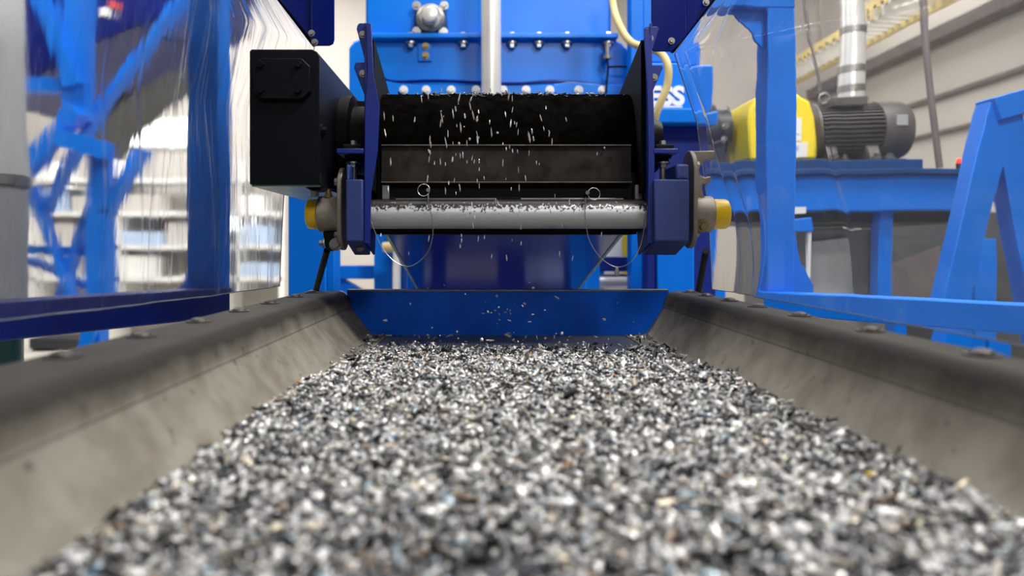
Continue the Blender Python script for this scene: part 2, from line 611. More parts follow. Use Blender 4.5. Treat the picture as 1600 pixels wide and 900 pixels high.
# ------------------------------------------------------------------ the trough
YE = 1.55                                     # end plate
FL = CZ - 0.1755                              # bed surface
YN = -0.15
TZ = CZ - 0.0865
tr = thing('vibrating_trough', 'long open feeder trough with grey steel sides, full of metal granulate', 'trough', (0.05, 0.7, FL))
MB().box(-0.232, 0.328, YN, YE, FL - 0.004, FL).build('bed_plate', 'bed', tr)


def liner(sgn, foot, crease, bend, outer, flange):
    """bent sheet section in (x, z) swept along the trough, 4 mm thick"""
    pts = [(flange, FL + 0.0015), (foot - sgn * 0.006, FL + 0.0015), (foot + sgn * 0.003, FL + 0.0060)]
    zc = FL + 0.0565
    pts.append((crease, zc))
    for k in range(1, 9):                     # the rounded bend
        t = k / 8 * math.pi / 2
        pts.append((crease + (bend - crease) * (1 - math.cos(t)), zc + (TZ - zc) * math.sin(t)))
    pts += [(outer, TZ), (outer, TZ - 0.05)]
    th = 0.004
    inner = []
    for i, p in enumerate(pts):
        a, b = pts[max(i - 1, 0)], pts[min(i + 1, len(pts) - 1)]
        d = Vector((b[0] - a[0], b[1] - a[1])).normalized()
        nrm = Vector((-d.y, d.x)) * sgn
        inner.append((p[0] - nrm.x * th, p[1] - nrm.y * th if i > 1 else p[1] - 0.0015))
    m = MB()
    ys = np.linspace(YN, YE, 30)
    bm = m.bm
    A = [[bm.verts.new((x, y, z)) for x, z in pts] for y in ys]
    B = [[bm.verts.new((x, y, z)) for x, z in inner] for y in ys]
    for S in (A, B):
        for r0, r1 in zip(S, S[1:]):
            for i in range(len(pts) - 1):
                bm.faces.new((r0[i], r0[i + 1], r1[i + 1], r1[i]))
    for k in (0, -1):
        for i in range(len(pts) - 1):
            bm.faces.new((A[k][i], A[k][i + 1], B[k][i + 1], B[k][i]))
    for i in (0, -1):
        for j in range(len(ys) - 1):
            bm.faces.new((A[j][i], A[j + 1][i], B[j + 1][i], B[j][i]))
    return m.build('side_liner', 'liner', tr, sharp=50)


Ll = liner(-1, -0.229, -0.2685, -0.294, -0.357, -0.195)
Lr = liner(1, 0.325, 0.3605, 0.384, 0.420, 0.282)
tag(Ll, 'bent grey steel side with riveted top along the fabric sleeve side')
tag(Lr, 'bent grey steel side along the yellow guard side')
for Y in (1.49, 1.36, 1.20, 1.05, 0.90, 0.75, 0.61, 0.47):
    dome_bolt(Ll, (-0.335, Y, TZ))
for Y in (1.50, 1.39, 1.26, 1.13, 0.98, 0.80, 0.62):
    dome_bolt(Lr, (0.402, Y, TZ))
for Y in (1.50, 1.36, 1.22, 1.10):
    dome_bolt(Lr, (0.305, Y, FL + 0.0015), 0.008, 0.005)
    dome_bolt(Ll, (-0.212, Y, FL + 0.0015), 0.008, 0.005)
ep = MB().box(-0.2775, 0.372, YE, YE + 0.006, FL - 0.02, TZ).build('end_plate', 'plate', tr)
MB().box(-0.2775, 0.372, YE - 0.0005, YE + 0.03, TZ, TZ + 0.003).build('top_lip', 'lip', ep)
# springs / legs under the trough, standing on the floor
for x in (-0.28, 0.37):
    for y in (0.35, 1.35):
        lg = MB().box(x - .03, x + .03, y - .03, y + .03, 0, FL - 0.09)
        lg.build('leg', 'azure_far', tr, bevel=.004)
MB().box(-0.33, 0.40, YN + .05, YE - .05, FL - 0.09, FL - 0.0045).build('under_frame', 'ultra', tr, bevel=.004)

# ------------------------------------------------------------------ granulate
PAL = np.array([(0.74, 0.73, 0.71), (0.55, 0.55, 0.54), (0.36, 0.36, 0.36), (0.20, 0.20, 0.205), (0.055, 0.055, 0.06),
                (0.022, 0.022, 0.025), (0.52, 0.46, 0.36), (0.36, 0.45, 0.52), (0.26, 0.18, 0.12), (0.55, 0.20, 0.03), (0.60, 0.42, 0.06), (0.05, 0.16, 0.28)])
PW = np.array([0.24, 0.14, 0.09, 0.08, 0.20, 0.20, 0.055, 0.04, 0.02, 0.001, 0.001, 0.0015])
PW /= PW.sum()


def chips(pos, size, tilt, seed, weights=None):
    """one mesh of many little jagged chips: pos (n,3)"""
    rg = np.random.default_rng(seed)
    n = len(pos)
    base = np.array([(x, y, z) for x in (-.5, .5) for y in (-.5, .5) for z in (-.5, .5)])
    v = np.repeat(base[None], n, 0)
    v = v * (1 + rg.uniform(-.45, .35, (n, 8, 3)))
    kind = rg.random(n)
    L = size * rg.uniform(.75, 1.35, n) * np.where(kind < .25, 1.7, 1.0)
    Wd = size * rg.uniform(.45, .9, n) * np.where(kind < .25, .55, 1.0)
    T = size * rg.uniform(.12, .5, n)
    v = v * np.stack([L, Wd, T], 1)[:, None, :]
    bend = rg.uniform(-60, 60, n)[:, None] * (v[:, :, 0] ** 2)
    v[:, :, 2] += bend
    a = rg.uniform(0, 2 * math.pi, n)
    ti = rg.normal(0, tilt, n)
    t2 = rg.normal(0, tilt, n)

    def rot(ax, ang):
        c, s_ = np.cos(ang), np.sin(ang)
        m = np.zeros((n, 3, 3))
        i, j = [(1, 2), (2, 0), (0, 1)][ax]
        m[:, ax, ax] = 1
        m[:, i, i] = c
        m[:, j, j] = c
        m[:, i, j] = -s_
        m[:, j, i] = s_
        return m
    Rm = rot(2, a) @ rot(0, ti) @ rot(1, t2)
    v = np.einsum('nij,nkj->nki', Rm, v) + pos[:, None, :]
    faces = np.array([(0, 1, 3, 2), (4, 6, 7, 5), (0, 4, 5, 1), (2, 3, 7, 6), (0, 2, 6, 4), (1, 5, 7, 3)])
    fi = (faces[None] + (np.arange(n) * 8)[:, None, None]).reshape(-1, 4)
    me = bpy.data.meshes.new('chips')
    me.vertices.add(n * 8)
    me.vertices.foreach_set('co', v.reshape(-1).astype(np.float32))
    me.loops.add(fi.size)
    me.loops.foreach_set('vertex_index', fi.reshape(-1).astype(np.int32))
    me.polygons.add(len(fi))
    me.polygons.foreach_set('loop_start', (np.arange(len(fi)) * 4).astype(np.int32))
    me.update(calc_edges=True)
    ci = rg.choice(len(PAL), n, p=PW if weights is None else weights)
    col = PAL[ci] * rg.uniform(.8, 1.3, (n, 1))
    at = me.attributes.new('chip_colour', 'FLOAT_COLOR', 'POINT')
    c4 = np.ones((n, 8, 4), np.float32)
    c4[:, :, :3] = np.clip(col, 0, .9)[:, None, :]
    at.data.foreach_set('color', c4.reshape(-1))
    me.materials.append(M['flake'])
    return me


def smooth_noise(x, y, f, seed):
    rg = np.random.default_rng(seed)
    s = 0
    for k in range(6):
        a, ph = rg.uniform(0, 6.28, 2)
        ff = f * rg.uniform(.6, 1.7)
        s = s + np.sin(x * math.cos(a) * ff + y * math.sin(a) * ff + ph)
    return s / 6


NCH = 135000
gx = RNG.uniform(-0.24, 0.335, NCH)
gy = RNG.uniform(0.30, 1.535, NCH)
nz = smooth_noise(gx, gy, 28, 3)
nz2 = smooth_noise(gx, gy, 70, 5)
# depth of the heap: nearly nothing at the end plate, thick where it has settled towards the lens
depth = 0.0062 * np.clip((1.36 - gy) / 0.25, 0.12, 1.0) + 0.003 * np.clip((1.15 - gy) / 0.4, 0, 1)
depth = depth * (1 + 0.45 * nz + .25 * nz2)
dens = np.clip((1.45 - gy) / 0.22, 0.0, 1.0) ** 3.5 + 0.006
dens *= np.clip(0.92 + 0.65 * nz + 0.3 * nz2, 0.12, 1)
dens *= 1 - 0.97 * np.exp(-(((gx - 0.0) / 0.06) ** 2 + ((gy - 0.41) / 0.05) ** 2))      # thin patch near the lens
dens *= 1 - 0.93 * np.exp(-(((gx - 0.21) / 0.05) ** 2 + ((gy - 1.30) / 0.10) ** 2))       # thin patch by the far flange
# the two folded flanges stay almost bare at the far end
edge_l = -0.197 - 0.033 * np.clip((1.08 - gy) / 0.12, 0, 1)
edge_r = 0.284 + 0.040 * np.clip((1.16 - gy) / 0.18, 0, 1)
off_bed = (gx < edge_l + 0.004 * nz2) | (gx > edge_r + 0.004 * nz2)
dens = np.where(off_bed, 0.03 * (gy > .6), dens)
dens = np.where((gx < -0.226) | (gx > 0.322), 0, dens)
keep = RNG.random(NCH) < dens
gx, gy, depth, off_bed = gx[keep], gy[keep], depth[keep], off_bed[keep]
bank = 0.004 * np.clip((-0.175 - gx) / 0.05, 0, 1) + 0.006 * np.clip((gx - 0.275) / 0.05, 0, 1)
bank = np.where(gy < 1.1, bank, 0)
gz = FL + 0.0015 + np.where(off_bed, 0.0035, (depth + bank) * RNG.random(len(gx)) ** 0.8)
gsize = RNG.gamma(3.6, 0.0043 / 3.6, len(gx)).clip(.0015, .0105)
me = chips(np.stack([gx - 0.05, gy - 0.9, gz - FL], 1), gsize, 0.55, 21)
me.name = 'metal_granulate'
go = bpy.data.objects.new('metal_granulate', me)
go.location = (0.05, 0.9, FL)
COL.objects.link(go)
tag(go, 'bed of silver, grey and black shredded metal granulate spread over the trough', 'metal granulate', kind='stuff')
print('chips', len(gx))

# ------------------------------------------------------------------ discharge head of the belt conveyor
cv = thing('belt_conveyor', 'blue sided belt conveyor head with black drum tipping chips into the trough', 'conveyor', (0.04, 1.6, 0))
Y0 = 1.30
SL = -0.215


def bot(Y):
    return CZ + 0.03 - 0.207 * (Y - 1.58)


def top(Y):
    return CZ + 0.382 - 0.235 * (Y - Y0)


def side_plate(x0, x1, lip_poly, tabs, lab):
    sp = MB().prism('x', [(Y0, top(Y0)), (Y0, CZ + .010), (1.40, CZ - .012), (1.42, bot(1.42)), (2.9, bot(2.9)), (2.9, top(2.9))], x0, x1).build('side_plate', 'ultra', cv, bevel=.0012)
    tag(sp, lab)
    MB().pix(lip_poly, Y0 - .003, 0.004).build('front_lip', 'ultra', sp, bevel=.0008)
    for tb, bp in tabs:
        t = MB().pix(tb, Y0 + .006, 0.005).build('tab', 'ultra', sp, bevel=.001)
        bolt_at(sp, P(*bp, Y0 + .006), (0, -1, 0), .0042, .005, 'dull_steel')
    e = MB().prism('x', [(1.56, bot(1.56) - .003), (1.56, bot(1.56)), (2.9, bot(2.9)), (2.9, bot(2.9) - .003)], x0 - .001, x1 + .001).build('edge_trim', 'greenplate', sp)
    return sp


xl, xr = -0.2035, 0.280
spl = side_plate(xl, xl + .004, [(572, 36), (580, 36), (584, 120), (593, 165), (590, 235), (580, 300), (578, 380), (569, 380), (570, 170), (574, 110)],
                 [([(559, 38), (562, 36), (579, 36), (579, 118), (571, 97), (557, 45)], (567, 54)), ([(554, 100), (557, 97), (577, 97), (577, 168), (553, 106)], (567, 115))],
                 'ultramarine side plate next to the black drive box')
spr = side_plate(xr, xr + .004, [(1006, 44), (1014, 44), (1020, 110), (1023, 230), (1022, 380), (1012, 380), (1013, 230), (1011, 130)],
                 [([(1008, 42), (1027, 41), (1030, 45), (1018, 82), (1010, 105)], (1015, 60)), ([(1014, 102), (1033, 101), (1036, 106), (1016, 152)], (1022, 121))],
                 'ultramarine side plate next to the hooked grey bearing')
# rubber skirts inside the plates
for x0, x1 in ((xl + .0045, xl + .012), (xr - .008, xr - .0005)):
    MB().prism('x', [(1.335, CZ + .10), (1.335, top(1.335) - .012), (2.6, top(2.6) - .012), (2.6, bot(2.6) + .03), (1.6, bot(1.6) + .03)], x0, x1).build('skirt', 'rubber', cv)
# belt running over the head drum
yc, zc_, rr = 1.47, CZ + 0.205, 0.088
arc = []
for k in range(0, 33):
    t = R(103) + R(180) * k / 32
    arc.append((yc + rr * math.cos(t - R(0)) if False else yc - rr * math.sin(R(-13) + R(206) * k / 32) * 1.0, zc_ + rr * math.cos(R(-13) + R(206) * k / 32)))
blt = [(2.8, zc_ + rr - .225 * (2.8 - yc))] + arc + [(2.8, zc_ - rr - .225 * (2.8 - yc))]
MB().prism('x', blt, xl + .013, xr - .009).build('belt', 'belt', cv)
# scraper blade and its holder below the drum
sc = MB().prism('x', [(1.352, CZ + .117), (1.356, CZ + .181), (1.364, CZ + .181), (1.360, CZ + .117)], X(597, 1.36), X(985, 1.36)).build('scraper_plate', 'scraper', cv)
MB().box(X(597, 1.36), X(985, 1.36), 1.351, 1.368, CZ + .181, CZ + .1825).build('upper_edge', 'lip', sc)
MB().box(X(596, 1.35), X(987, 1.35), 1.347, 1.364, CZ + .1155, CZ + .117).build('lower_edge', 'lip', sc)
MB().box(X(597, 1.37), X(987, 1.37), 1.366, 1.374, CZ + .084, CZ + .1155).build('scraper_holder', 'black', cv, bevel=.001)
MB().box(xl + .005, xr - .001, 1.375, 1.385, CZ + .03, CZ + .135).build('back_strip', 'rubber', cv)
for a, b in ((597, 609), (991, 1004)):
    MB().box(X(a, 1.36), X(b, 1.36), 1.355, 1.372, CZ + .086, CZ + .112).build('stop_block', 'dull_steel', cv, bevel=.0015)
br = MB().box(X(600, 1.365), X(1000, 1.365), 1.362, 1.368, CZ + .0845, CZ + .0895).build('guide_bar', 'steel', cv, bevel=.001)
for a, b in ((600, 618), (776, 814), (975, 1003)):
    MB().box(X(a, 1.36), X(b, 1.36), 1.358, 1.370, CZ + .083, CZ + .091).build('clip', 'rubber', br, bevel=.0015)
# bottom pan and cross member
MB().prism('x', [(1.50, bot(1.5) - .0005), (1.50, bot(1.5) + .004), (2.9, bot(2.9) + .004), (2.9, bot(2.9) - .0005)], xl + .0045, xr - .0005).build('bottom_pan', 'under', cv)
MB().box(xl + .0045, xr - .0005, 1.41, 1.50, CZ + .026, CZ + .060).build('cross_member', 'rubber', cv)
# bracket boxes at both sides


def bracket(x0, x1, riser, lab):
    b = MB().prism('x', [(1.288, CZ + .116), (1.288, CZ + .0115), (1.375, CZ - .0125), (1.375, CZ + .116)], x0, x1).build('bracket_box', 'grain', cv, bevel=.0025)
    tag(b, lab)
    MB().box(riser[0], riser[1], 1.289, 1.372, CZ + .1155, CZ + .1415).build('riser', 'grain', b, bevel=.004)
    return b


bl = bracket(X(540, 1.288), xl - .0005, (X(540, 1.288), X(547, 1.288)), 'narrow blue bracket box on the drive box side')
b2 = bracket(xr + .0045, X(1077, 1.288), (X(1056, 1.288), X(1077, 1.288)), 'wide blue bracket box on the hooked bearing side')
bolt_at(bl, P(562, 388, 1.325) , (0, -.25, -1), .005, .005, 'dull_steel')


def ear(x0, x1, gx0, gx1, cx, side):
    e = MB().box(x0, x1, 1.296, 1.375, CZ + .160, CZ + .1685).build('ear_plate', 'ultra', cv, bevel=.0015)
    MB().prism('y', [(gx0, CZ + .160), (gx1, CZ + .160), (gx0, CZ + .118)], 1.352, 1.358).build('gusset', 'ultra', e)
    MB().box(cx - .016, cx + .016, 1.312, 1.346, CZ + .1685, CZ + .178).build('rubber_pad', 'rubber', e, bevel=.002)
    bolt_at(e, (cx, 1.328, CZ + .178), (0, 0, 1), .006, .008, 'dull_steel', washer=False)
    m = MB().cyl((cx, 1.328, CZ + .160), (cx, 1.328, CZ + .155), .016, .014).cyl((cx, 1.328, CZ + .155), (cx, 1.328, CZ + .146), .010, .012)
    m.build('washer', 'rubber', e)
    bolt_at(e, (cx, 1.328, CZ + .149), (0, 0, -1), .0085, .010, 'steel', 'nut')
    MB().cyl((cx, 1.328, CZ + .14), (cx, 1.328, CZ + .116), .0052, n=14).build('stud', 'dull_steel', e)


ear(X(526, 1.3), xl - .0005, xl - .001, X(535, 1.3), X(551, 1.32), -1)
ear(xr + .0045, X(1059, 1.3), xr + .005, X(1059, 1.3), X(1037, 1.32), 1)

# return roller
ZR = CZ + 0.0597
ro = MB().lathe((xl + .003, 1.34, ZR), (1, 0, 0), [(0, .0255), (xr - xl - .002, .0255)], 48)
ro = ro.build('roller', 'roller', None, origin=(0.04, 1.34, ZR))
ro.parent = cv
ro.matrix_parent_inverse = Matrix.Identity(4)
ro.location = Vector((0.04, 1.34, ZR)) - Vector(cv['_o'])


def flange_bearing(s, xp, xh0, xh1, xc, lab, z0, z1):
    pl = [(1.34 + .040 * math.cos(t) * 1.0, (ZR + (z1 if math.sin(t) > 0 else z0) + .038 * math.sin(t))) for t in [2 * math.pi * k / 28 for k in range(28)]]
    b = MB().prism('x', pl, min(xp, xp + s * .008), max(xp, xp + s * .008)).build('bearing_flange', 'cast', cv, bevel=.0015)
    tag(b, lab)
    x0 = xp + s * .008
    MB().lathe((x0, 1.34, ZR), (s, 0, 0), [(0, .0345), (.003, .0335), (.007, .0315), (abs(xh1 - x0) - .002, .0310), (abs(xh1 - x0), .029)], 40).build('hub', 'cast', b)
    MB().lathe((xh1, 1.34, ZR), (s, 0, 0), [(0, .0262), (abs(xc - xh1) - .006, .0262), (abs(xc - xh1) - .002, .0245), (abs(xc - xh1), .021)], 40).build('end_cap', 'yellow_cap', b)
    for zz in (z1 + .012, z0 - .012):
        bolt_at(b, (x0, 1.325, ZR + zz), (s, 0, 0), .007, .008, 'dull_steel')
    return b


fb = flange_bearing(-1, X(540, 1.34), X(533, 1.34), X(498, 1.34), X(480, 1.34), 'grey bearing with yellow cap beside the black drive box', -.025, .043)
MB().cyl((X(513, 1.33), 1.33, ZR + .028), (X(513, 1.33), 1.33, ZR + .034), .0075, n=6).cyl((X(513, 1.33), 1.33, ZR + .034), (X(513, 1.33), 1.33, ZR + .0425), .0055, n=12).build('grease_nipple', 'brass', fb)
MB().pix([(504, 362), (531, 362), (529, 386), (518, 393), (508, 388)], 1.325, .02).build('lug', 'black', fb, bevel=.002)
bolt_at(fb, P(507, 380, 1.325), (-1, -.2, 0), .006, .009, 'dull_steel')
bolt_at(fb, P(525, 382, 1.322), (0, -1, 0), .0075, .012, 'dull_steel')

fr_ = flange_bearing(1, X(1074, 1.34), X(1082, 1.34), X(1112, 1.34), X(1137, 1.34), 'grey bearing with hooked casting and yellow cap against the clear sheet', -.022, .072)
hk = [(1080, 236), (1117, 235), (1118, 246), (1108, 249), (1101, 252), (1095, 258), (1093, 266), (1095, 273), (1101, 277), (1111, 275), (1113, 282), (1105, 288),
      (1097, 288), (1098, 296), (1100, 306), (1108, 313), (1080, 314)]
MB().pix(hk, 1.325, .03).build('hook_casting', 'cast', fr_, bevel=.0025)
bolt_at(fr_, P(1097, 353, 1.312), (.1, -1, -.15), .0075, .012, 'brass', 'grease_nipple')

# bearing cover of the drum, right of the plate
MB().lathe((xr + .0045, 1.47, CZ + .205), (1, 0, 0), [(0, .05), (.03, .048), (.05, .038), (.055, .01)], 32).build('drum_bearing', 'black', cv)
for a, b in (((511, 391), (491, 463)), ((1103, 392), (1090, 462))):
    p, q = P(*a, 1.5), P(*b, 1.66)
    MB().cyl(p, q, .0065, n=14).cyl(q - Vector((.012, 0, .002)), q + Vector((.012, 0, .004)), .011, n=14).build('tension_strut', 'rubber', cv)
# support legs of the conveyor frame down to the floor
for x in (xl - .03, xr + .034):
    MB().box(x - .025, x + .025, 2.55, 2.61, 0, bot(2.6) + .1).build('leg', 'azure_far', cv, bevel=.004)
MB().box(xl - .03, xr + .034, 2.55, 2.61, .12, .17).build('stretcher', 'azure_far', cv)

# black drive box on the left
gb = thing('drive_box', 'large matt black drive box with bolted square cover left of the conveyor', 'gearbox', (-0.32, 1.46, CZ + .104))
bx0, bx1 = X(390, 1.25), X(499, 1.25)
zb, zt = Z(288, 1.25), Z(77, 1.25)
prof = [(bx0, zb), (bx1, zb), (bx1, zt - .012), (bx1 - .004, zt - .004), (bx1 - .012, zt), (bx0 + .003, zt), (bx0, zt - .003)]
MB().prism('y', prof, 1.25, 1.66).build('housing', 'black', gb, bevel=.001)
MB().box(bx0 + .002, bx1 - .002, 1.255, 1.655, zb - .003, zb - .0002).build('sheen_plate', 'greenplate', gb)  # pale green paints in the glossy reflection on the box's underside
cvp = [(397, 103), (409, 91), (471, 91), (484, 103), (484, 143), (471, 154), (409, 154), (397, 143)]
cp = MB().pix(cvp, 1.238, .0125).build('cover_plate', 'black', gb, bevel=.0012)
for a, b in ((407, 101), (466, 101), (407, 141), (466, 141)):
    bolt_at(cp, P(a, b, 1.238), (0, -1, 0), .0062, .006, 'black', washer=False)
bolt_at(gb, (bx1, 1.27, Z(204, 1.27)), (1, 0, 0), .007, .008, 'black')
ft = MB().pix([(477, 288.6), (505, 288.6), (505, 292), (500, 298), (487, 298), (477, 293)], 1.27, .04).build('mount_foot', 'black', gb, bevel=.001)
MB().cyl(P(491, 297.5, 1.29), P(491, 307, 1.29), .0085, n=6).build('nut', 'steel', ft)
MB().lathe((bx1, 1.47, CZ + .205), (1, 0, 0), [(0, .085), (.02, .085), (.022, .065), (xl - bx1 - .001, .065)], 40).build('shaft_housing', 'rubber', gb)
MB().prism('x', [(1.565, CZ + .09), (1.565, CZ + .30), (1.64, CZ + .28), (1.64, CZ + .09)], bx1 + .0005, xl - .004).build('torque_arm', 'rubber', gb)

# lanyards hanging off the scraper holder
YL = 1.312


def lanyard(ring_c, ring_r, path, crimp, lab, tagp=None):
    t = thing('wire_lanyard', lab, 'lanyard', P(ring_c[0], ring_c[1], YL), 'pull pins on wire lanyards')
    c = P(ring_c[0], ring_c[1], YL)
    rad = ring_r / F * YL
    MB().tube([c + Vector((math.cos(a) * rad, .003 * math.sin(a), math.sin(a) * rad)) for a in [2 * math.pi * k / 20 for k in range(21)]], .0007, 6, 0).build('split_ring', 'wire', t)
    MB().tube([P(a, b, y) for a, b, y in path], .00075, 6, 4).build('cable', 'wire', t)
    MB().cyl(P(crimp[0], crimp[1], YL), P(crimp[0], crimp[1] + 7, YL), .0016, n=10).build('crimp', 'steel', t)
    MB().cyl(P(crimp[2], crimp[3], YL - .004), P(crimp[2], crimp[3], YL + .052), .0035, n=14).build('pin', 'dull_steel', t)
    if tagp:
        m = MB()
        m.pix([(tagp[0] - 2, tagp[1]), (tagp[0] + 2, tagp[1]), (tagp[0] + 4, tagp[1] + 10), (tagp[0], tagp[1] + 15), (tagp[0] - 4, tagp[1] + 9)], YL - .002, .004)
        m.build('end_crimp', 'dull_steel', t, bevel=.0008)
    return t


lanyard((662, 297), 9.5, [(668, 303, YL), (670, 320, YL - .004), (676, 345, YL - .006), (675, 375, YL - .004), (664, 400, YL), (640, 416, YL), (616, 408, YL), (596, 385, YL), (583, 355, YL), (577, 335, YL), (578, 318, 1.3)],
        (669, 303, 669, 297), 'thin wire lanyard hanging in a deep loop, nearest the black drive box')
lanyard((928, 303), 9.5, [(915, 308, YL), (914, 325, YL - .004), (915, 345, YL - .006), (921, 375, YL), (938, 402, YL), (962, 417, YL), (985, 410, YL), (1000, 385, YL), (1008, 350, YL), (1010, 330, 1.3)],
        (914.5, 310, 918, 301), 'thin wire lanyard with small crimp at its lowest point, below the right bracket', (964, 418))

# crumbs lying on the drum crest and along the scraper edge
n = 260
bxs = RNG.normal(0.03, .10, n).clip(xl + .02, xr - .02)
bys = RNG.uniform(1.425, 1.50, n)
bzs = zc_ + np.sqrt(np.maximum(rr ** 2 - (bys - yc) ** 2, 0)) + .001
bzs = np.where(bys > yc + .02, np.maximum(bzs, zc_ + rr - .225 * (bys - yc) + .001), bzs)
me = chips(np.stack([bxs - 0.04, bys - 1.47, bzs - (zc_ + rr)], 1), RNG.uniform(.003, .008, n), .6, 44, np.array([0, 0, .05, .1, .35, .5, 0, 0, 0, 0, 0, 0]))  # dark palette: backlit shade put into the crumbs' own colour
o = bpy.data.objects.new('belt_granulate', me)
o.location = (0.04, 1.47, zc_ + rr)
COL.objects.link(o)
tag(o, 'crumbs of shredded metal riding over the crest of the black drum', 'metal granulate', kind='stuff')

# falling chips: every one a thing of its own
protos = []
for k in range(8):
    elong = [1, 1.3, 2.4, 3.0, 2.2, 1.2, 3.6, 1.0][k]
    bm = bmesh.new()
    bmesh.ops.create_icosphere(bm, subdivisions=1, radius=.5)
    rg = random.Random(k)
    for v in bm.verts:
        v.co = Vector((v.co.x * (.62 if elong > 2 else 1) * (1 + rg.uniform(-.35, .35)), v.co.y * .5 * (1 + rg.uniform(-.4, .4)), v.co.z * elong * (1 + rg.uniform(-.25, .25))))
    pm = bpy.data.meshes.new('metal_chip')
    bm.to_mesh(pm)
    bm.free()
    at = pm.attributes.new('chip_colour', 'FLOAT_COLOR', 'POINT')
    c = [(.8, .79, .77), (.62, .6, .56), (.7, .7, .7), (.58, .52, .42)][k % 4]
    for d in at.data:
        d.color = (*c, 1)
    pm.materials.append(M['flake'])
    protos.append(pm)
rg = random.Random(5)


def chip(x, y, z, size, k, rot, lab, grp):
    o = bpy.data.objects.new('metal_chip', protos[k])
    COL.objects.link(o)
    o.location = (x, y, z)
    o.rotation_euler = rot
    o.scale = (size, size, size)
    tag(o, lab, 'metal chip', grp)


FALL = 'small silver metal chip falling through the air off the black drum'
for i in range(76):                                   # fast shower off the drum
    x = min(max(rg.gauss(0.0, .085), xl + .03), xr - .03)
    z = CZ + .275 - .13 * rg.random() ** .8
    chip(x, rg.uniform(1.325, 1.365), z, rg.uniform(.0030, .0062), rg.choice((0, 2, 2, 3, 4, 6, 3, 6)), (rg.uniform(-.25, .25), rg.uniform(-.18, .18), rg.uniform(0, 6)), FALL, 'falling metal chips')
for i in range(66):                                   # passing the scraper and roller
    x = min(max(rg.gauss(-0.005, .09), xl + .03), xr - .03)
    chip(x, rg.uniform(1.285, 1.308), CZ + rg.uniform(-.02, .18), rg.uniform(.0022, .0044), rg.choice((2, 3, 4, 6, 6)), (rg.uniform(-.15, .15), rg.uniform(-.12, .12), rg.uniform(0, 6)), FALL, 'falling metal chips')
for i in range(52):                                   # in front of the end plate, bouncing
    x = min(max(rg.gauss(0.03, .10), -.2), .27)
    chip(x, rg.uniform(1.34, 1.50), CZ - .168 + .11 * rg.random() ** 1.7, rg.uniform(.0026, .0062), rg.choice((0, 1, 2, 3, 5, 7)), (rg.uniform(-2, 2), rg.uniform(-2, 2), rg.uniform(0, 6)), FALL, 'falling metal chips')
P1 = P(602, 501, 1.50)
chip(P1.x, P1.y, P1.z, .0105, 0, (1.2, .2, .4), 'larger pale square chip flying past the end plate, near the fabric sleeve side', None)
P1 = P(944, 499, 1.50)
chip(P1.x, P1.y, P1.z, .0095, 0, (1.3, .5, -.3), 'larger pale chip flying past the shaded corner of the end plate', None)

# ------------------------------------------------------------------ hanging hood plates above
hp = thing('hood_plate', 'folded dark blue guard plate hanging over the black drive box', 'guard plate', P(500, 70, 1.36), 'hood plates over the trough')
MB().pix([(486, -160), (522, -160), (522, 62), (520, 68), (514, 71), (487, 71)], 1.36, .005).build('front_flange', 'navy', hp, bevel=.001)
MB().pix([(325, -160), (486.5, -160), (486.5, 62), (437, 0)], 1.368, .005).build('side_wing', 'navy', hp, bevel=.001)
MB().prism('y', [(X(318, 1.38), Z(-160, 1.38)), (X(433, 1.38), Z(0, 1.38)), (X(488, 1.38), Z(72, 1.38)), (X(493, 1.38), Z(71, 1.38)), (X(440, 1.38), Z(0, 1.38)), (X(326, 1.38), Z(-160, 1.38))], 1.376, 1.386).build('sealing_strip', 'rubber', hp)
for a, b in ((487, 52), (492, 66)):
    bolt_at(hp, P(a, b, 1.36), (0, -1, 0), .004, .005, 'dull_steel')
hp = thing('hood_plate', 'folded dark blue guard plate hanging above the hooked bearing', 'guard plate', P(1035, 80, 1.36), 'hood plates over the trough')
MB().pix([(1018, -160), (1072, -160), (1072, 56), (1050, 80), (1022, 80), (1018, 76)], 1.36, .005).build('front_flange', 'navy', hp, bevel=.001)
MB().pix([(1072.5, -160), (1240, -160), (1113, 0), (1072.5, 55)], 1.368, .005).build('side_wing', 'navy', hp, bevel=.001)
MB().prism('y', [(X(1248, 1.38), Z(-160, 1.38)), (X(1118, 1.38), Z(0, 1.38)), (X(1053, 1.38), Z(82, 1.38)), (X(1048, 1.38), Z(81, 1.38)), (X(1111, 1.38), Z(0, 1.38)), (X(1240, 1.38), Z(-160, 1.38))], 1.376, 1.386).build('sealing_strip', 'rubber', hp)
for a, b in ((1049, 64), (1103, 4)):
    bolt_at(hp, P(a, b, 1.36), (0, -1, 0), .004, .005, 'dull_steel')


# ------------------------------------------------------------------ clear curtains
def sheet(name, label, mat, far, near, nu, nv, wob):
    """far, near: polylines of (x, y, z) bottom to top; ruled between, then rippled along x"""
    def sample(pl, t):
        k = min(int(t * (len(pl) - 1)), len(pl) - 2)
        f = t * (len(pl) - 1) - k
        return Vector(pl[k]).lerp(Vector(pl[k + 1]), f)
    m = MB()
    g = []
    for i in range(nu):
        u = i / (nu - 1)
        row = []
        for j in range(nv):
            v = j / (nv - 1)
            p = sample(far, v).lerp(sample(near, v), u)
            p.x += wob(p.y, p.z, u, v)
            row.append(m.bm.verts.new(p))
        g.append(row)
    for i in range(nu - 1):
        for j in range(nv - 1):
            m.bm.faces.new((g[i][j], g[i + 1][j], g[i + 1][j + 1], g[i][j + 1]))
    rim = [v.co.copy() for v in g[0]]
    low = [g[i][0].co.copy() for i in range(nu)]
    o = m.build(name, mat, None, sharp=180)
    off = o.location.copy()
    o['_o'] = list(off)
    MB().tube(rim, .0011, 6, 0).build('cut_edge', 'pvc_edge', o)
    MB().tube(low, .0008, 6, 0).build('cut_edge', 'pvc_edge', o)
    return tag(o, label, 'plastic curtain', 'clear plastic curtains')


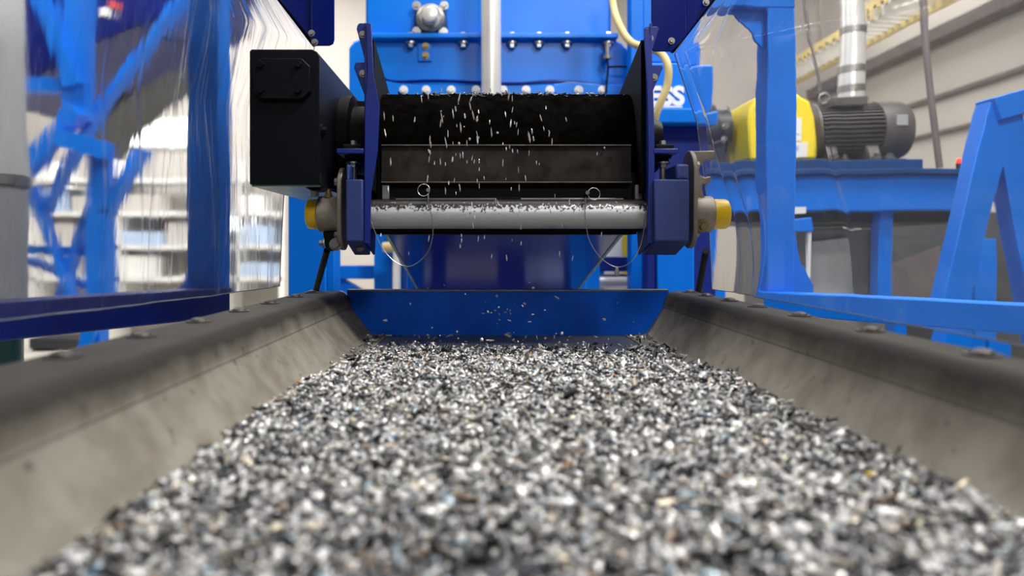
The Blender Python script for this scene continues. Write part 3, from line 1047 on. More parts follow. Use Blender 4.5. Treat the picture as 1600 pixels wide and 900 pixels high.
def wl(y, z, u, v):
    return .006 * math.sin(7 * y + 5 * z) + .004 * math.sin(23 * y - 6 * z) * (1 - .5 * v) + .0016 * math.sin(61 * y + 9 * z)


YA = 1.60
sheet('clear_curtain', 'clear rippled plastic curtain between the trough and the white fabric sleeve', 'pvc_left',
      [(X(447, YA) - .005, YA, Z(447, YA)), (X(448, YA), YA, Z(300, YA)), (X(450, YA), YA, Z(180, YA)), (X(488, YA), YA, Z(72, YA)), (X(437, YA), YA, Z(0, YA)), (X(325, YA), YA, Z(-160, YA))],
      [(-.455, .66, CZ - .068), (-.455, .66, CZ + .05), (-.455, .66, CZ + .16), (-.45, .66, CZ + .30), (-.45, .66, CZ + .42), (-.46, .66, CZ + .70)], 90, 70, wl)


def wr(y, z, u, v):
    e = math.exp(-((u - .10) / .10) ** 2)
    d = .014 * e * math.sin(9 * z + 3) * (1 - .5 * v) + .004 * math.sin(9 * y + 4 * z) + .002 * math.sin(29 * y - 11 * z)
    # pinched folds: (u at the foot, u at the head, width, height, v centre, v reach)
    for u0, u1, w_, h_, vc, vr in ((.10, .02, .020, .012, .20, .22), (.19, .13, .026, .014, .10, .16), (.24, .34, .016, .009, .12, .14), (.06, .03, .010, .006, .55, .25), (.30, .12, .012, .006, .72, .10), (.05, .10, .03, .012, .78, .12), (.55, .42, .02, .005, .25, .2)):
        uc = u0 + (u1 - u0) * v + .015 * math.sin(14 * v)
        d += h_ * math.exp(-((u - uc) / w_) ** 2 - ((v - vc) / vr) ** 2)
    return d * min(1, .35 + u * 12)


YB = 1.52
sheet('clear_curtain', 'clear billowing plastic curtain touching the yellow bearing cap', 'pvc_right',
      [(X(1112, YB), YB, Z(452, YB)), (X(1103, YB) + .004, YB, Z(330, YB)), (X(1085, YB) + .004, YB, Z(190, YB)), (X(1053, YB), YB, Z(84, YB)), (X(1110, YB), YB, Z(0, YB)), (X(1240, YB), YB, Z(-160, YB))],
      [(.452, .52, CZ - .081), (.47, .52, CZ - .02), (.47, .52, CZ + .10), (.46, .52, CZ + .20), (.47, .52, CZ + .30), (.48, .52, CZ + .50)], 260, 120, wr)

# ------------------------------------------------------------------ enclosure frames of the curtains
lf = thing('enclosure_frame', 'blue square tube post with low rail behind the rippled curtain', 'steel frame', (-.56, 1.5, 0))
MB().box(X(287, 1.5), X(338, 1.5), 1.5, 1.57, 0, CZ + .9).build('post', 'azure_far', lf, bevel=.004)
MB().beam((X(338, 1.5) - .005, 1.53, CZ - .106), (-.80, .98, CZ - .106), .06, .058).build('rail', 'ultra', lf, bevel=.003)
MB().pix([(287, 425), (287, 462), (270, 462)], 1.52, .006).build('gusset', 'azure_far', lf)
MB().beam((-.565, 1.535, CZ + .80), (-.80, .98, CZ + .80), .06, .05).build('top_rail', 'azure_far', lf)
MB().box(-.83, -.77, .95, 1.01, 0, CZ + .83).build('post', 'azure_far', lf, bevel=.004)

rf = thing('enclosure_frame', 'bright blue post with gusseted top beam and low rail, right of the trough', 'steel frame', (.75, 1.9, 0))
MB().box(X(1210, 1.9), X(1256, 1.9), 1.9, 1.975, 0, CZ + .66).build('post', 'azure_far', rf, bevel=.004)
MB().box(.54, X(1256, 1.9) + .0005, 1.898, 1.977, Z(19, 1.9), CZ + .665).build('top_beam', 'azure_far', rf, bevel=.003)
MB().pix([(1150, 19.5), (1210.5, 19.5), (1210.5, 82)], 1.925, .008).build('gusset', 'azure_far', rf)
MB().pix([(1255.5, 360), (1263, 405), (1285, 446), (1286, 459), (1255.5, 459)], 1.925, .008).build('gusset', 'azure_far', rf)
MB().beam((X(1214, 1.9), 1.93, Z(473, 1.9)), (1.42, .82, Z(473, 1.9)), .07, .055).build('rail', 'azure_far', rf, bevel=.003)
MB().box(1.39, 1.45, .78, .84, 0, CZ - .10).build('post', 'azure_far', rf, bevel=.003)

# white filter sleeve on a dark green pipe, far left edge
fs = thing('filter_sleeve', 'white woven filter sleeve clamped on a dark green pipe at the picture edge', 'filter sleeve', (-.90, 1.35, 0))
cx = X(-42, 1.35)
MB().lathe((cx, 1.35, 0), (0, 0, 1), [(0, .10), (.02, .10), (.02, .077), (Z(490, 1.35), .077)], 40).build('pipe', 'green', fs)
MB().lathe((cx, 1.35, Z(490, 1.35)), (0, 0, 1), [(0, .0772), (Z(285, 1.35) - Z(490, 1.35), .0772)], 40).build('hazed_pipe', 'greywall', fs)  # grey pipe length; the curtain's haze is painted into its colour
MB().lathe((cx, 1.35, Z(290, 1.35)), (0, 0, 1), [(0, .079), (.01, .081), (.10, .073), (.25, .071), (.55, .066), (.9, .066)], 40).build('sleeve', 'fabric', fs)
MB().lathe((cx, 1.35, Z(290, 1.35)), (0, 0, 1), [(0, .0825), (.018, .0825)], 40).build('clamp_band', 'dull_steel', fs)

# ------------------------------------------------------------------ big blue machine behind the conveyor
YM = 2.9
gm = thing('granulator', 'big glossy blue machine with bolted housing and shaft bearing behind the conveyor', 'machine', (.05, 3.2, 0))
MB().box(X(571, YM), X(955, YM), YM, YM + .9, Z(62, YM), CZ + 1.35).build('upper_housing', 'azure', gm, bevel=.01)
lw = [(545, 75), (552, 64), (564, 60), (957, 60), (972, 66), (985, 82), (985, 215), (545, 215)]
MB().pix(lw, YM - .02, .9).build('lower_housing', 'azure', gm, bevel=.008)
sm = MB().box(X(580, YM), X(962, YM), YM - .06, YM - .005, Z(66, YM), Z(58, YM)).build('seam_flange', 'azure', gm, bevel=.004)
for px in (642, 724, 800, 842, 886, 950):
    bolt_at(sm, P(px, 66, YM - .035), (0, 0, -1), .014, .02, 'steel')
    bolt_at(sm, P(px, 58, YM - .035), (0, 0, 1), .014, .016, 'steel')
lo = MB().pix([(600, 126), (640, 131), (860, 132), (890, 127), (940, 132), (975, 132), (975, 160), (590, 160)], YM - .04, .02).build('bolted_flange', 'azure', gm, bevel=.004)
for px in (592, 631, 666, 705, 744, 786, 822, 859, 904, 941):
    bolt_at(lo, P(px, 141, YM - .04), (0, -1, 0), .0108, .016, 'white', n=12)
bf = MB().pix([(648, 8), (697, 8), (700, 52), (646, 52)], YM - .03, .03).build('bearing_housing', 'deckblue', gm, bevel=.006)
MB().lathe(P(673, 30, YM - .03), (0, -1, 0), [(0, .055), (.02, .052), (.03, .04), (.03, .032)], 32).build('bearing_ring', 'dull_steel', bf)
MB().lathe(P(673, 28, YM - .06), (0, -1, 0), [(0, .028), (.05, .028), (.052, .024)], 32).build('shaft_end', 'pipe', bf)
for a, b in ((651, 9), (694, 9), (651, 49), (693, 50)):
    bolt_at(bf, P(a, b, YM - .03), (0, -1, 0), .011, .014, 'steel')
lg = MB().pix([(654, 68), (674, 68), (674, 95), (654, 95)], YM - .03, .01).build('lug_plate', 'azure', gm)
for b in (72, 87):
    bolt_at(lg, P(665, b, YM - .03), (0, -1, 0), .009, .012, 'brass')
MB().tube([P(598, 122, YM - .03), P(618, 128, YM - .035), (X(690, YM), YM - .04, Z(130, YM)), P(800, 131, YM - .04), P(870, 127, YM - .035), P(950, 134, YM - .03)], .006, 8).build('cable', 'navy', gm)
dh = MB().box(-.31, .34, YM + .06, YM + .75, .10, Z(215.5, YM)).build('discharge_casing', 'ultra', gm, bevel=.01)
for a, b, c, d, mt in ((-.15, .05, CZ - .51, CZ - .41, 'hallwall'), (-.30, -.21, CZ - .49, CZ - .40, 'bluebox'), (.16, .31, CZ - .50, CZ - .40, 'bluebox'), (-.12, .33, CZ - .62, CZ - .57, 'bluebox')):
    MB().box(a, b, YM + .045, YM + .0595, c, d).build('reflected_panel', mt, dh, bevel=.003)  # unseen panels added as pale reflections in the glossy conveyor underside
ec = MB().tube([P(949, 92, YM - .07), P(950, 108, YM - .075), P(948, 128, YM - .07), P(947, 146, YM - .06)], .004, 8).tube([P(950, 105, YM - .075), P(968, 104, YM - .09), P(985, 105, YM - .08)], .004, 8)
ec.build('sensor_cable', 'rubber', gm)
MB().lathe(P(949, 92, YM - .07), (0, 0, 1), [(0, .016), (.012, .016), (.014, .009), (.06, .009)], 16).cyl(P(949, 90, YM - .07), P(949, 90, YM - .021), .007).build('sensor', 'dull_steel', gm)
for x in (X(590, YM), X(940, YM)):
    MB().box(x - .05, x + .05, YM + .25, YM + .35, 0, Z(210, YM)).build('leg', 'azure_far', gm, bevel=.004)
    MB().box(x - .05, x + .05, YM + .7, YM + .8, 0, Z(210, YM)).build('leg', 'azure_far', gm, bevel=.004)

pp = thing('vertical_pipe', 'pale vertical metal pipe in front of the big blue machine', 'pipe', (X(768, 2.72), 2.72, Z(215, 2.72)))
MB().cyl((X(768, 2.72), 2.72, Z(215, 2.72)), (X(766, 2.72), 2.72, CZ + 1.4), .035, n=36).build('tube', 'pipe', pp)
MB().cyl((X(768, 2.72), 2.72, Z(215, 2.72)), (X(768, 2.72), 2.72, Z(205, 2.72)), .05, n=30).build('flange', 'dull_steel', pp)
MB().box(X(768, 2.72) - .02, X(768, 2.72) + .02, 2.72, YM - .021, Z(195, 2.72), Z(185, 2.72)).build('wall_bracket', 'dull_steel', pp)

o = MB().tube([P(955, -60, 2.6), P(957, 0, 2.6), P(966, 35, 2.55), P(985, 65, 2.5), P(1012, 75, 2.45), P(1033, 84, 2.42), P(1044, 105, 2.4), P(1042, 135, 2.4), P(1030, 165, 2.4), P(1022, 190, 2.42), P(1015, 230, 2.5)], .012, 12).build('hose', 'hose')
tag(o, 'pale yellow hose looping down behind the right side plate of the conveyor', 'hose')

# column and lettered beam to the right of the machine
st = thing('support_column', 'blue steel column with stub arm just right of the big blue machine', 'column', (.57, 2.72, 0))
MB().box(X(986, 2.72), X(1005, 2.72), 2.72, 2.80, 0, CZ + 1.2).build('post', 'azure_far', st, bevel=.004)
MB().box(X(1005.2, 2.72), X(1110, 2.72), 2.73, 2.80, CZ + .66, CZ + 1.2).build('web_plate', 'azure_far', st, bevel=.004)
lb = thing('lettered_cover', 'blue cover with white lettering peeping out beside the conveyor plate', 'machine cover', (.74, 2.66, 0))
MB().box(X(1012, 2.66), X(1128, 2.66), 2.66, 2.71, Z(193, 2.66), Z(98, 2.66)).build('front', 'azure', lb, bevel=.006)
MB().box(X(1012, 2.66), X(1128, 2.66), 2.60, 2.71, Z(196, 2.66), Z(174, 2.66)).build('ledge', 'azure', lb, bevel=.004)
MB().box(X(1014, 2.66), X(1120, 2.66), 2.67, 2.76, 0, Z(196, 2.66)).build('stand', 'ultra', lb, bevel=.004)


def text(s, parent, p, size, mat, extrude=.002, sx=1.0, bold=0.0, name='lettering'):
    c = bpy.data.curves.new(name, 'FONT')
    c.body = s
    c.size = size
    c.extrude = extrude
    c.offset = bold
    c.materials.append(M[mat])
    tmp = bpy.data.objects.new(name, c)
    me = bpy.data.meshes.new_from_object(tmp)
    bpy.data.objects.remove(tmp)
    o = bpy.data.objects.new(name, me)
    COL.objects.link(o)
    o.parent = parent
    o.location = Vector(p) - Vector(parent['_o'])
    o.rotation_euler = (R(90), 0, 0)
    o.scale = (sx, 1, 1)
    return o


text('ESS', lb, (X(1013, 2.655), 2.657, Z(163, 2.655)), .088, 'letter', .002, 1.0, .004)
MB().box(X(1012, 2.655), X(1066, 2.655), 2.656, 2.66, Z(168, 2.655), Z(165, 2.655)).build('underline', 'letter', lb)

# things seen below the conveyor
cl = thing('low_post', 'short bright blue post below the black drive box', 'post', (X(486, 2.2), 2.25, 0), 'bright blue posts behind the trough')
MB().box(X(450, 2.2), X(510, 2.2), 2.2, 2.3, 0, Z(245, 2.2)).build('post', 'azure_far', cl, bevel=.005)
MB().box(X(510.2, 2.2), X(522, 2.2), 2.205, 2.3, 0, Z(250, 2.2)).build('web', 'azure_far', cl, bevel=.003)
MB().box(X(440, 2.2), X(532, 2.2), 2.17, 2.33, 0, .015).build('foot_plate', 'azure_far', cl)
cr = thing('low_post', 'short bright blue post below the wide bracket box', 'post', (X(1058, 2.2), 2.25, 0), 'bright blue posts behind the trough')
MB().box(X(1028, 2.2), X(1085, 2.2), 2.2, 2.3, 0, Z(300, 2.2)).build('post', 'azure_far', cr, bevel=.005)
MB().box(X(1014, 2.2), X(1027.8, 2.2), 2.22, 2.3, 0, Z(320, 2.2)).build('web', 'ultra', cr, bevel=.003)
MB().box(X(1010, 2.2), X(1095, 2.2), 2.17, 2.33, 0, .015).build('foot_plate', 'azure_far', cr)

sb = thing('cross_frame', 'blue cross beam with sloping brace seen low beside the black drive box', 'steel frame', (-.5, 3.3, 0))
MB().box(X(500, 3.3), X(592, 3.3), 3.3, 3.38, Z(436, 3.3), Z(415, 3.3)).build('beam', 'azure_far', sb, bevel=.004)
MB().beam(P(515, 432, 3.36), P(592, 478, 3.36), .06, .05).build('brace', 'azure_far', sb)
MB().box(X(586, 3.3), X(604, 3.3), 3.31, 3.39, 0, Z(300, 3.3)).build('post', 'green', sb, bevel=.004)
MB().box(X(496, 3.3), X(508, 3.3), 3.31, 3.39, 0, Z(410, 3.3)).build('post', 'azure_far', sb, bevel=.004)
dp = thing('drain_pipe', 'slim white vertical pipe left of the conveyor underside', 'pipe', (X(620, 3.0), 3.0, 0))
MB().cyl((X(620, 3.0), 3.0, 0), (X(620, 3.0), 3.0, Z(378, 3.0)), .016, n=20).build('tube', 'white', dp)
MB().lathe(P(598, 386, 3.0), (1, 0, 0), [(0, .018), (.03, .022), (.06, .016), (.075, .012)], 20).build('valve', 'hose', dp)

rb = thing('roller_stand', 'low blue stand carrying a thick bright roller, beyond the right bracket', 'roller stand', (X(975, 3.0), 3.0, 0))
MB().box(X(912, 3.0), X(936, 3.0), 2.98, 3.06, 0, Z(395, 3.0)).build('post', 'azure_far', rb, bevel=.004)
MB().box(X(912, 3.0), X(1040, 3.0), 2.99, 3.05, Z(424, 3.0), Z(401, 3.0)).build('beam', 'ultra', rb, bevel=.004)
MB().box(X(1015, 3.0), X(1036, 3.0), 2.98, 3.06, 0, Z(395, 3.0)).build('post', 'azure_far', rb, bevel=.004)
MB().cyl((X(937, 3.0), 3.02, Z(440, 3.0)), (X(1014, 3.0), 3.02, Z(440, 3.0)), .028, n=30).build('roller', 'pipe', rb)
bx = thing('yellow_edged_cabinet', 'white cabinet with yellow edge strip glimpsed under the conveyor side', 'cabinet', (X(965, 4.2), 4.4, 0))
MB().box(X(915, 4.2), X(973, 4.2), 4.2, 4.6, .05, Z(340, 4.2)).build('body', 'white', bx, bevel=.01)
MB().box(X(973.2, 4.2), X(984, 4.2), 4.2, 4.6, .05, Z(340, 4.2)).build('edge_strip', 'yellow', bx)
MB().box(X(915, 4.2), X(984, 4.2), 4.25, 4.55, 0, .05).build('plinth', 'darkbox', bx)

# ------------------------------------------------------------------ right background: drive deck
YD = 3.2
dk = thing('drive_deck', 'long blue steel deck carrying the grey motor, behind the clear curtain', 'platform', (1.5, 3.5, 0))
MB().box(X(1048, YD), X(1560, YD), YD, YD + .9, Z(328, YD), Z(272, YD)).build('edge_beam', 'azure_far', dk, bevel=.006)
MB().box(X(1048, YD), X(1560, YD), YD - .03, YD + .93, Z(272, YD), Z(264, YD)).build('top_plate', 'deckblue', dk, bevel=.003)
for a, b in ((1120, 1140), (1408, 1427), (1530, 1552)):
    MB().box(X(a, YD), X(b, YD), YD + .05, YD + .12, 0, Z(328, YD)).build('leg', 'azure_far', dk, bevel=.003)
MB().box(X(1048, YD), X(1560, YD), YD + .10, YD + .85, Z(346, YD), Z(328.5, YD)).build('under_beam', 'darkbox', dk)

mb = thing('motor_base', 'flat blue base plate on the deck under the grey motor', 'base plate', (1.5, 3.5, Z(263, YD)))
MB().box(X(1128, YD), X(1468, YD), YD + .03, YD + .60, Z(263.5, YD), Z(247, YD)).build('plate', 'deckblue', mb, bevel=.003)
MB().box(X(1303, YD), X(1455, YD), YD + .10, YD + .50, Z(247, YD), Z(243, YD)).build('rail', 'darkbox', mb)

ym, zm, rm = YD + .30, Z(196, YD + .17), .128
mo = thing('electric_motor', 'grey finned electric motor lying on the deck beside the yellow guard', 'motor', (1.7, ym, Z(243, YD)))
x0, x1 = X(1305, YD + .17), X(1407, YD + .17)
m = MB().cyl((x0, ym, zm), (x1, ym, zm), rm * .88, n=40)
m.build('body', 'motor', mo)
fins = MB()
for k in range(40):
    a = 2 * math.pi * k / 40
    d = Vector((0, math.cos(a), math.sin(a)))
    fins.beam(Vector((x0 + .02, ym, zm)) + d * rm * .93, Vector((x1 - .01, ym, zm)) + d * rm * .93, .006, rm * .16, up=d)
fins.build('cooling_fins', 'motor', mo)
MB().lathe((x0 - .03, ym, zm), (1, 0, 0), [(0, .06), (.005, .11), (.015, rm), (.045, rm), (.05, rm * .9)], 40).build('end_bell', 'motor', mo)
MB().lathe((x1 - .01, ym, zm), (1, 0, 0), [(0, rm * 1.06), (.01, rm * 1.08), (.11, rm * 1.06), (.135, rm * .98), (.145, rm * .7), (.145, .05)], 40).build('fan_cowl', 'motor', mo)
MB().box(x0 + .06, x1 - .08, ym - .12, ym - .02, zm + rm * .8, zm + rm * 1.12).build('terminal_box', 'motor', mo, bevel=.005)
MB().tube([Vector((x0 + .05, ym - .05, zm + rm * .95)) + Vector((math.cos(a) * .022, 0, .028 + math.sin(a) * .022)) for a in [2 * math.pi * k / 16 for k in range(17)]], .006, 8, 0).build('lifting_eye', 'dull_steel', mo)
for xx in (x0 + .05, x1 - .05):
    f_ = MB().prism('x', [(ym - .14, Z(243, YD) + .001), (ym + .14, Z(243, YD) + .001), (ym + .10, zm - rm * .6), (ym - .10, zm - rm * .6)], xx - .025, xx + .025).build('foot', 'motor', mo, bevel=.003)
    bolt_at(f_, (xx, ym - .135, Z(243, YD) + .012), (0, -.3, 1), .014, .02, 'steel')
    bolt_at(f_, (xx + .05, ym - .14, Z(243, YD) + .010), (0, -.3, 1), .014, .02, 'steel')
MB().box(x1 + .03, x1 + .08, ym - rm * 1.1, ym - rm * 1.0, zm + .0, zm + .05).build('name_plate', 'greywall', mo)

yg = thing('coupling_guard', 'bright yellow arched coupling guard with white stickers next to the grey motor', 'guard', (X(1245, YD), ym, Z(247, YD)))
gx0, gx1 = X(1196, YD), X(1300, YD)
gz0, gz1 = Z(246.5, YD), Z(138, YD)
arch = [(YD + .06, gz0), (YD + .06, gz1 - .09)] + [(YD + .20 - .14 * math.cos(t), gz1 - .09 + .09 * math.sin(t)) for t in [math.pi * k / 12 for k in range(1, 12)]] + [(YD + .34, gz1 - .09), (YD + .34, gz0)]
front = [(gx0, gz0), (gx0, gz1 - .12), (gx0 + .015, gz1 - .05), (gx0 + .05, gz1), (gx1 - .07, gz1), (gx1 - .025, gz1 - .03), (gx1 - .008, gz1 - .10), (gx1, gz1 - .2), (gx1, gz0)]
MB().prism('y', front, YD + .06, YD + .50).build('shell', 'yellow', yg, bevel=.015)
for (a, b, c, d) in ((1254, 1277, 178, 216), (1254, 1286, 218.5, 242)):
    s_ = MB().box(X(a, YD), X(b, YD), YD + .056, YD + .0595, Z(d, YD), Z(c, YD)).build('sticker', 'white', yg)
    mk = MB()
    if c < 200:
        mk.box(X(1266, YD), X(1269, YD), YD + .054, YD + .0557, Z(192, YD), Z(186, YD))
        mk.box(X(1258, YD), X(1273, YD), YD + .054, YD + .0557, Z(205, YD), Z(204, YD))
    else:
        mk.cyl((X(1259, YD), YD + .0557, Z(226, YD)), (X(1259, YD), YD + .054, Z(226, YD)), .008, n=16)
        mk.box(X(1269, YD), X(1273, YD), YD + .054, YD + .0557, Z(230, YD), Z(223, YD))
    mk.build('printed_mark', 'bluebox', s_)
kg = thing('reducer_gearbox', 'black reduction gearbox with pale bolts on the deck behind the blue post', 'gearbox', (X(1160, YD), ym, Z(247, YD)))
MB().lathe((X(1128, YD), ym, zm), (1, 0, 0), [(0, .08), (.01, .13), (.09, .135), (.1, .115), (.16, .11), (.17, .05), (.178, .05)], 40).build('housing', 'darkbox', kg)
MB().box(X(1132, YD), X(1180, YD), ym - .11, ym + .11, Z(246.5, YD), zm - .05).build('foot', 'darkbox', kg, bevel=.006)
for a, b in ((1152, 167), (1152, 194), (1152, 214)):
    bolt_at(kg, P(a, b, ym - .132), (0, -1, 0), .010, .012, 'steel')

# A-frame leg close to the picture edge
af = thing('a_frame_trestle', 'blue A-shaped trestle standing at the right picture edge', 'trestle', (1.75, 2.4, 0))
YT = 2.4
MB().beam(P(1577, 158, YT), P(1577 - 92 * 2.4, 158 + 380 * 2.4, YT), .085, .07, up=(0, 1, 0)).build('leg', 'azure_far', af, bevel=.003)
MB().beam(P(1577, 158, YT + .001), P(1577 + 70 * 2.4, 158 + 380 * 2.4, YT + .001), .085, .07, up=(0, 1, 0)).build('leg', 'azure_far', af, bevel=.003)
MB().beam(P(1562, 172, YT - .01), P(1760, 118, YT - .01), .075, .09, up=(0, 1, 0)).build('head_beam', 'azure_far', af, bevel=.003)
hb = MB().box(X(1555, 3.0), X(1600, 3.0), 3.0, 3.04, Z(560, 3.0), Z(300, 3.0)).build('hanging_panel', 'azure_far', bevel=.004) if False else None

# panels and equipment below the deck
cb = thing('control_cabinet', 'pale grey cabinet with inclined white front under the blue deck', 'cabinet', (X(1340, 3.6), 3.9, 0))
MB().box(X(1286, 3.6), X(1406, 3.6), 3.72, 4.2, 0, Z(357, 3.6)).build('body', 'greywall', cb, bevel=.008)
MB().pix([(1290, 378), (1344, 374), (1362, 470), (1290, 470)], 3.70, .015).build('front_panel', 'white', cb)
MB().box(X(1404, 3.6), X(1409, 3.6), 3.69, 3.72, 0, Z(357, 3.6)).build('edge_strip', 'greywall', cb)
ck = thing('dark_housing', 'wide dark grey machine housing under the deck, behind the trestle', 'machine', (X(1480, 4.6), 4.9, 0))
MB().box(X(1215, 4.6), X(1680, 4.6), 4.6, 5.2, 0, Z(330, 4.6)).build('body', 'darkgrey', ck, bevel=.01)
MB().pix([(1418, 415), (1490, 385), (1490, 500), (1418, 500)], 4.585, .0145).build('access_panel', 'beamgrey', ck)
hp_ = thing('upright_panel', 'narrow blue upright panel standing between the trestle legs', 'post', (X(1560, 3.9), 3.95, 0))  # upright blue steel panel on a foot plate
MB().box(X(1545, 3.9), X(1580, 3.9), 3.9, 3.96, 0.02, Z(372, 3.9)).build('sheet', 'azure_far', hp_, bevel=.004)
MB().box(X(1540, 3.9), X(1585, 3.9), 3.86, 4.0, 0, .02).build('foot', 'azure_far', hp_)

co = thing('condensate_pipe', 'thin white pipe with blue funnel below the deck, right of the blue post', 'pipe', (X(1284, 2.9), 2.9, 0))
MB().cyl((X(1285, 2.9), 2.9, 0), (X(1282, 2.9), 2.9, Z(360, 2.9)), .009, n=16).build('tube', 'white', co)
MB().pix([(1258, 362), (1290, 362), (1286, 338), (1260, 340)], 2.88, .05).build('funnel', 'azure_far', co, bevel=.004)
MB().box(X(1258, 2.9), X(1274, 2.9), 2.885, 2.92, Z(332, 2.9), Z(322, 2.9)).build('cap', 'white', co)

# duct, ladder tray and cables by the right wall
du = thing('exhaust_duct', 'shiny vertical ventilation duct rising behind the grey motor', 'duct', (X(1352, 4.3), 4.3, 0))
cxd = X(1352, 4.3)
MB().cyl((cxd, 4.3, 0), (cxd, 4.3, 5.9), .064, n=36).build('tube', 'pipe', du)
for b in (140, 110, 50):
    MB().cyl((cxd, 4.3, Z(b, 4.3)), (cxd, 4.3, Z(b, 4.3) + .035), .069, n=36).build('joint_band', 'dull_steel', du)
ct = thing('cable_ladder', 'pale cable ladder running along under the ceiling by the right wall', 'cable tray', (4.3, 7, CZ + 2.4))
lad = MB()
for xx, zz in ((4.15, CZ + 2.43), (4.50, CZ + 2.36)):
    MB().box(xx - .02, xx + .02, 4.0, 10.9, zz - .05, zz + .05).build('side_rail', 'hose', ct)
for k in range(46):
    y = 4.1 + k * .148
    lad.box(4.13, 4.52, y, y + .05, CZ + 2.36, CZ + 2.42)
lad.build('rungs', 'white', ct)
for k in range(3):
    MB().box(4.31, 4.33, 5 + 2.2 * k, 5.02 + 2.2 * k, CZ + 2.4, 6.0).build('hanger', 'dull_steel', ct)
o = MB().tube([P(1463, -200, 3.7), P(1466, 0, 3.7), P(1472, 90, 3.7), P(1480, 180, 3.7), P(1489, 262, 3.7)], .017, 10).build('hanging_cable', 'beamgrey')
tag(o, 'thick dark cable hanging down to the deck, right of the grey motor', 'cable')
o = MB().tube([P(1270, -200, 3.95), P(1283, 25, 3.95), P(1293, 75, 3.95), P(1304, 135, 3.95), P(1304, 190, 3.95)], .007, 8).build('hanging_cable', 'beamgrey')
tag(o, 'thin dark cable slanting down behind the yellow guard', 'cable')
il = thing('indicator_lamp', 'small red indicator lamp at the end of the blue deck', 'lamp', P(1522, 264, YD + .1))
MB().cyl(P(1522, 264, YD + .1), P(1522, 254, YD + .1), .016, n=16).build('base', 'darkbox', il)
MB().lathe(P(1522, 254, YD + .1), (0, 0, 1), [(0, .015), (.012, .014), (.02, .006)], 16).build('lens', 'redlamp', il)

# ------------------------------------------------------------------ left background behind the rippled curtain
sf = thing('support_frame', 'tall blue braced steel frame seen through the rippled curtain', 'steel frame', (-2.2, 4.0, 0))
YS = 4.0


def sbm(p, q, w, mat='azure_far', nm='brace', y=YS):
    return MB().beam(P(*p, y), P(*q, y), w, .10, up=(0, 1, 0)).build(nm, mat, sf)


sbm((108, -160), (112, 190), .11, nm='post')
sbm((30, -60), (108, 135), .075, y=YS - .05)
sbm((20, 133), (104, 133), .075, nm='beam', y=YS + .02)
sbm((112, 172), (20, 268), .085, y=YS - .08)
sbm((300, -40), (138, 182), .035, 'azure_far', y=YS + .1)
sbm((138, 182), (60, 330), .035, 'azure_far', y=YS + .1)
sbm((76, 212), (160, 238), .085, nm='beam', y=YS - .1)
MB().beam(P(146, 232, YS), Vector((X(150, YS), YS, 0)), .10, .10, up=(0, 1, 0)).build('post', 'azure_far', sf)
sbm((212, 235), (158, 335), .04, 'azure_far')
sbm((34, 290), (104, 462), .035, 'azure_far', y=YS + .06)
sbm((146, 290), (86, 462), .035, 'azure_far', y=YS + .12)
sbm((30, 390), (150, 392), .045, 'azure_far', nm='beam', y=YS + .18)
sbm((30, 405), (136, 448), .03, 'azure_far', y=YS + .24)
sbm((150, 505), (118, 600), .06, y=YS - .05)
uh = thing('overhead_hopper', 'dark blue hopper filling the upper corner behind the rippled curtain', 'hopper', P(120, 120, 4.6))
YH = 4.6
MB().pix([(-60, -180), (330, -180), (300, -10), (262, 20), (150, 58), (20, 130), (-60, 150)], YH, .9).build('shell', 'navy', uh, bevel=.02)
sl_ = MB().box(X(142, YH), X(162, YH), YH - .012, YH - .001, Z(26, YH), Z(12, YH)).build('sticker', 'white', uh)
MB().box(X(160, YH), X(174, YH), YH - .014, YH - .002, Z(14, YH), Z(2, YH)).build('sticker_band', 'redbox', uh)
for px in (-30, 200):
    MB().box(X(px, YH) - .06, X(px, YH) + .06, YH + .3, YH + .42, Z(40, YH), 6.0).build('hanger', 'navy', uh)
gh = thing('grey_chute', 'dark grey sloping chute under the overhead hopper', 'chute', P(200, 120, 5.0))
MB().pix([(125, 58), (300, -40), (300, 84), (262, 96), (205, 138), (150, 190), (120, 240)], 5.6, .6).build('shell', 'darkgrey', gh, bevel=.02)
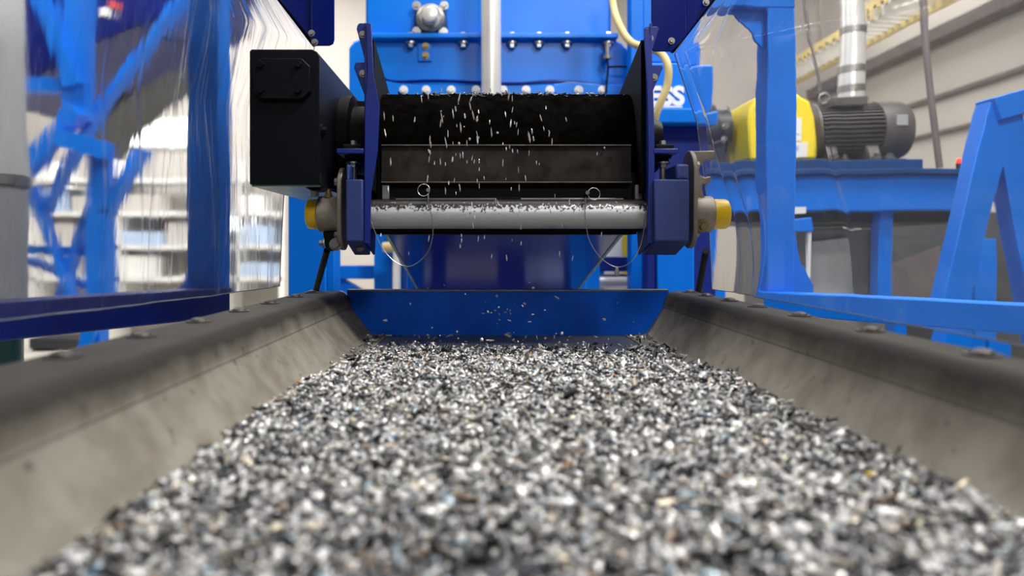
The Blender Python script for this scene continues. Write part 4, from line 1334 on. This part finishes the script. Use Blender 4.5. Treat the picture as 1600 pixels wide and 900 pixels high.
MB().box(X(285, 5.6) - .05, X(285, 5.6) + .05, 5.9, 6.0, Z(60, 5.6), 6.0).build('hanger', 'darkgrey', gh)
lm = thing('low_machine_base', 'low black machine base on the pale floor under the blue rail', 'machine', (X(95, 9.4), 9.4, 0))
MB().box(X(52, 9.4), X(136, 9.4), 9.3, 9.7, .03, .16).build('body', 'darkbox', lm, bevel=.02)
for px in (58, 82, 106, 130):
    MB().box(X(px, 9.4) - .03, X(px, 9.4) + .03, 9.35, 9.65, 0, .035).build('foot', 'darkbox', lm)

rk = thing('storage_rack', 'pale storage rack along the far wall behind the curtain', 'rack', (-4.4, 10.4, 0))
YK = 10.2
for px in (34, 168, 292, 352, 440):
    MB().box(X(px, YK) - .04, X(px, YK) + .04, YK, YK + .6, 0, Z(250, YK)).build('upright', 'white', rk)
for py in (278, 330, 382, 432):
    MB().box(X(34, YK), X(440, YK), YK, YK + .6, Z(py, YK) - .06, Z(py, YK)).build('shelf', 'white', rk)
rg = random.Random(3)
kinds = (('white', 'white'), ('white', 'white'), ('bluebox', 'pale blue'), ('hallwall', 'cream'), ('white', 'white'))
UPR = (34, 168, 292, 352, 440)
for si, py in enumerate((330, 382, 432)):
    px = 46
    while px < 425:
        wd = rg.uniform(34, 62)
        mk_, nm_ = rg.choice(kinds[:4]) if rg.random() > .05 else kinds[4]
        for u_ in UPR:
            if px < u_ + 6 and px + wd > u_ - 6:
                px = u_ + 6.5
        if px + wd > 434:
            break
        if any(px < u_ + 6 and px + wd > u_ - 6 for u_ in UPR):
            px += 8
            continue
        zz = Z(py, YK) + .001
        hgt = rg.uniform(.16, .33)
        o = MB().box(X(px, YK), X(px + wd, YK), YK + .05, YK + .5, zz, zz + hgt).build('storage_box', mk_, bevel=.01)
        tag(o, '%s box on the %s shelf of the far rack' % (nm_, ('upper', 'middle', 'lower')[si]), 'box', '%s boxes on the %s rack shelf' % (nm_, ('upper', 'middle', 'lower')[si]))
        px += wd + rg.uniform(4, 22)

for o in bpy.data.objects:
    if '_o' in o:
        del o['_o']
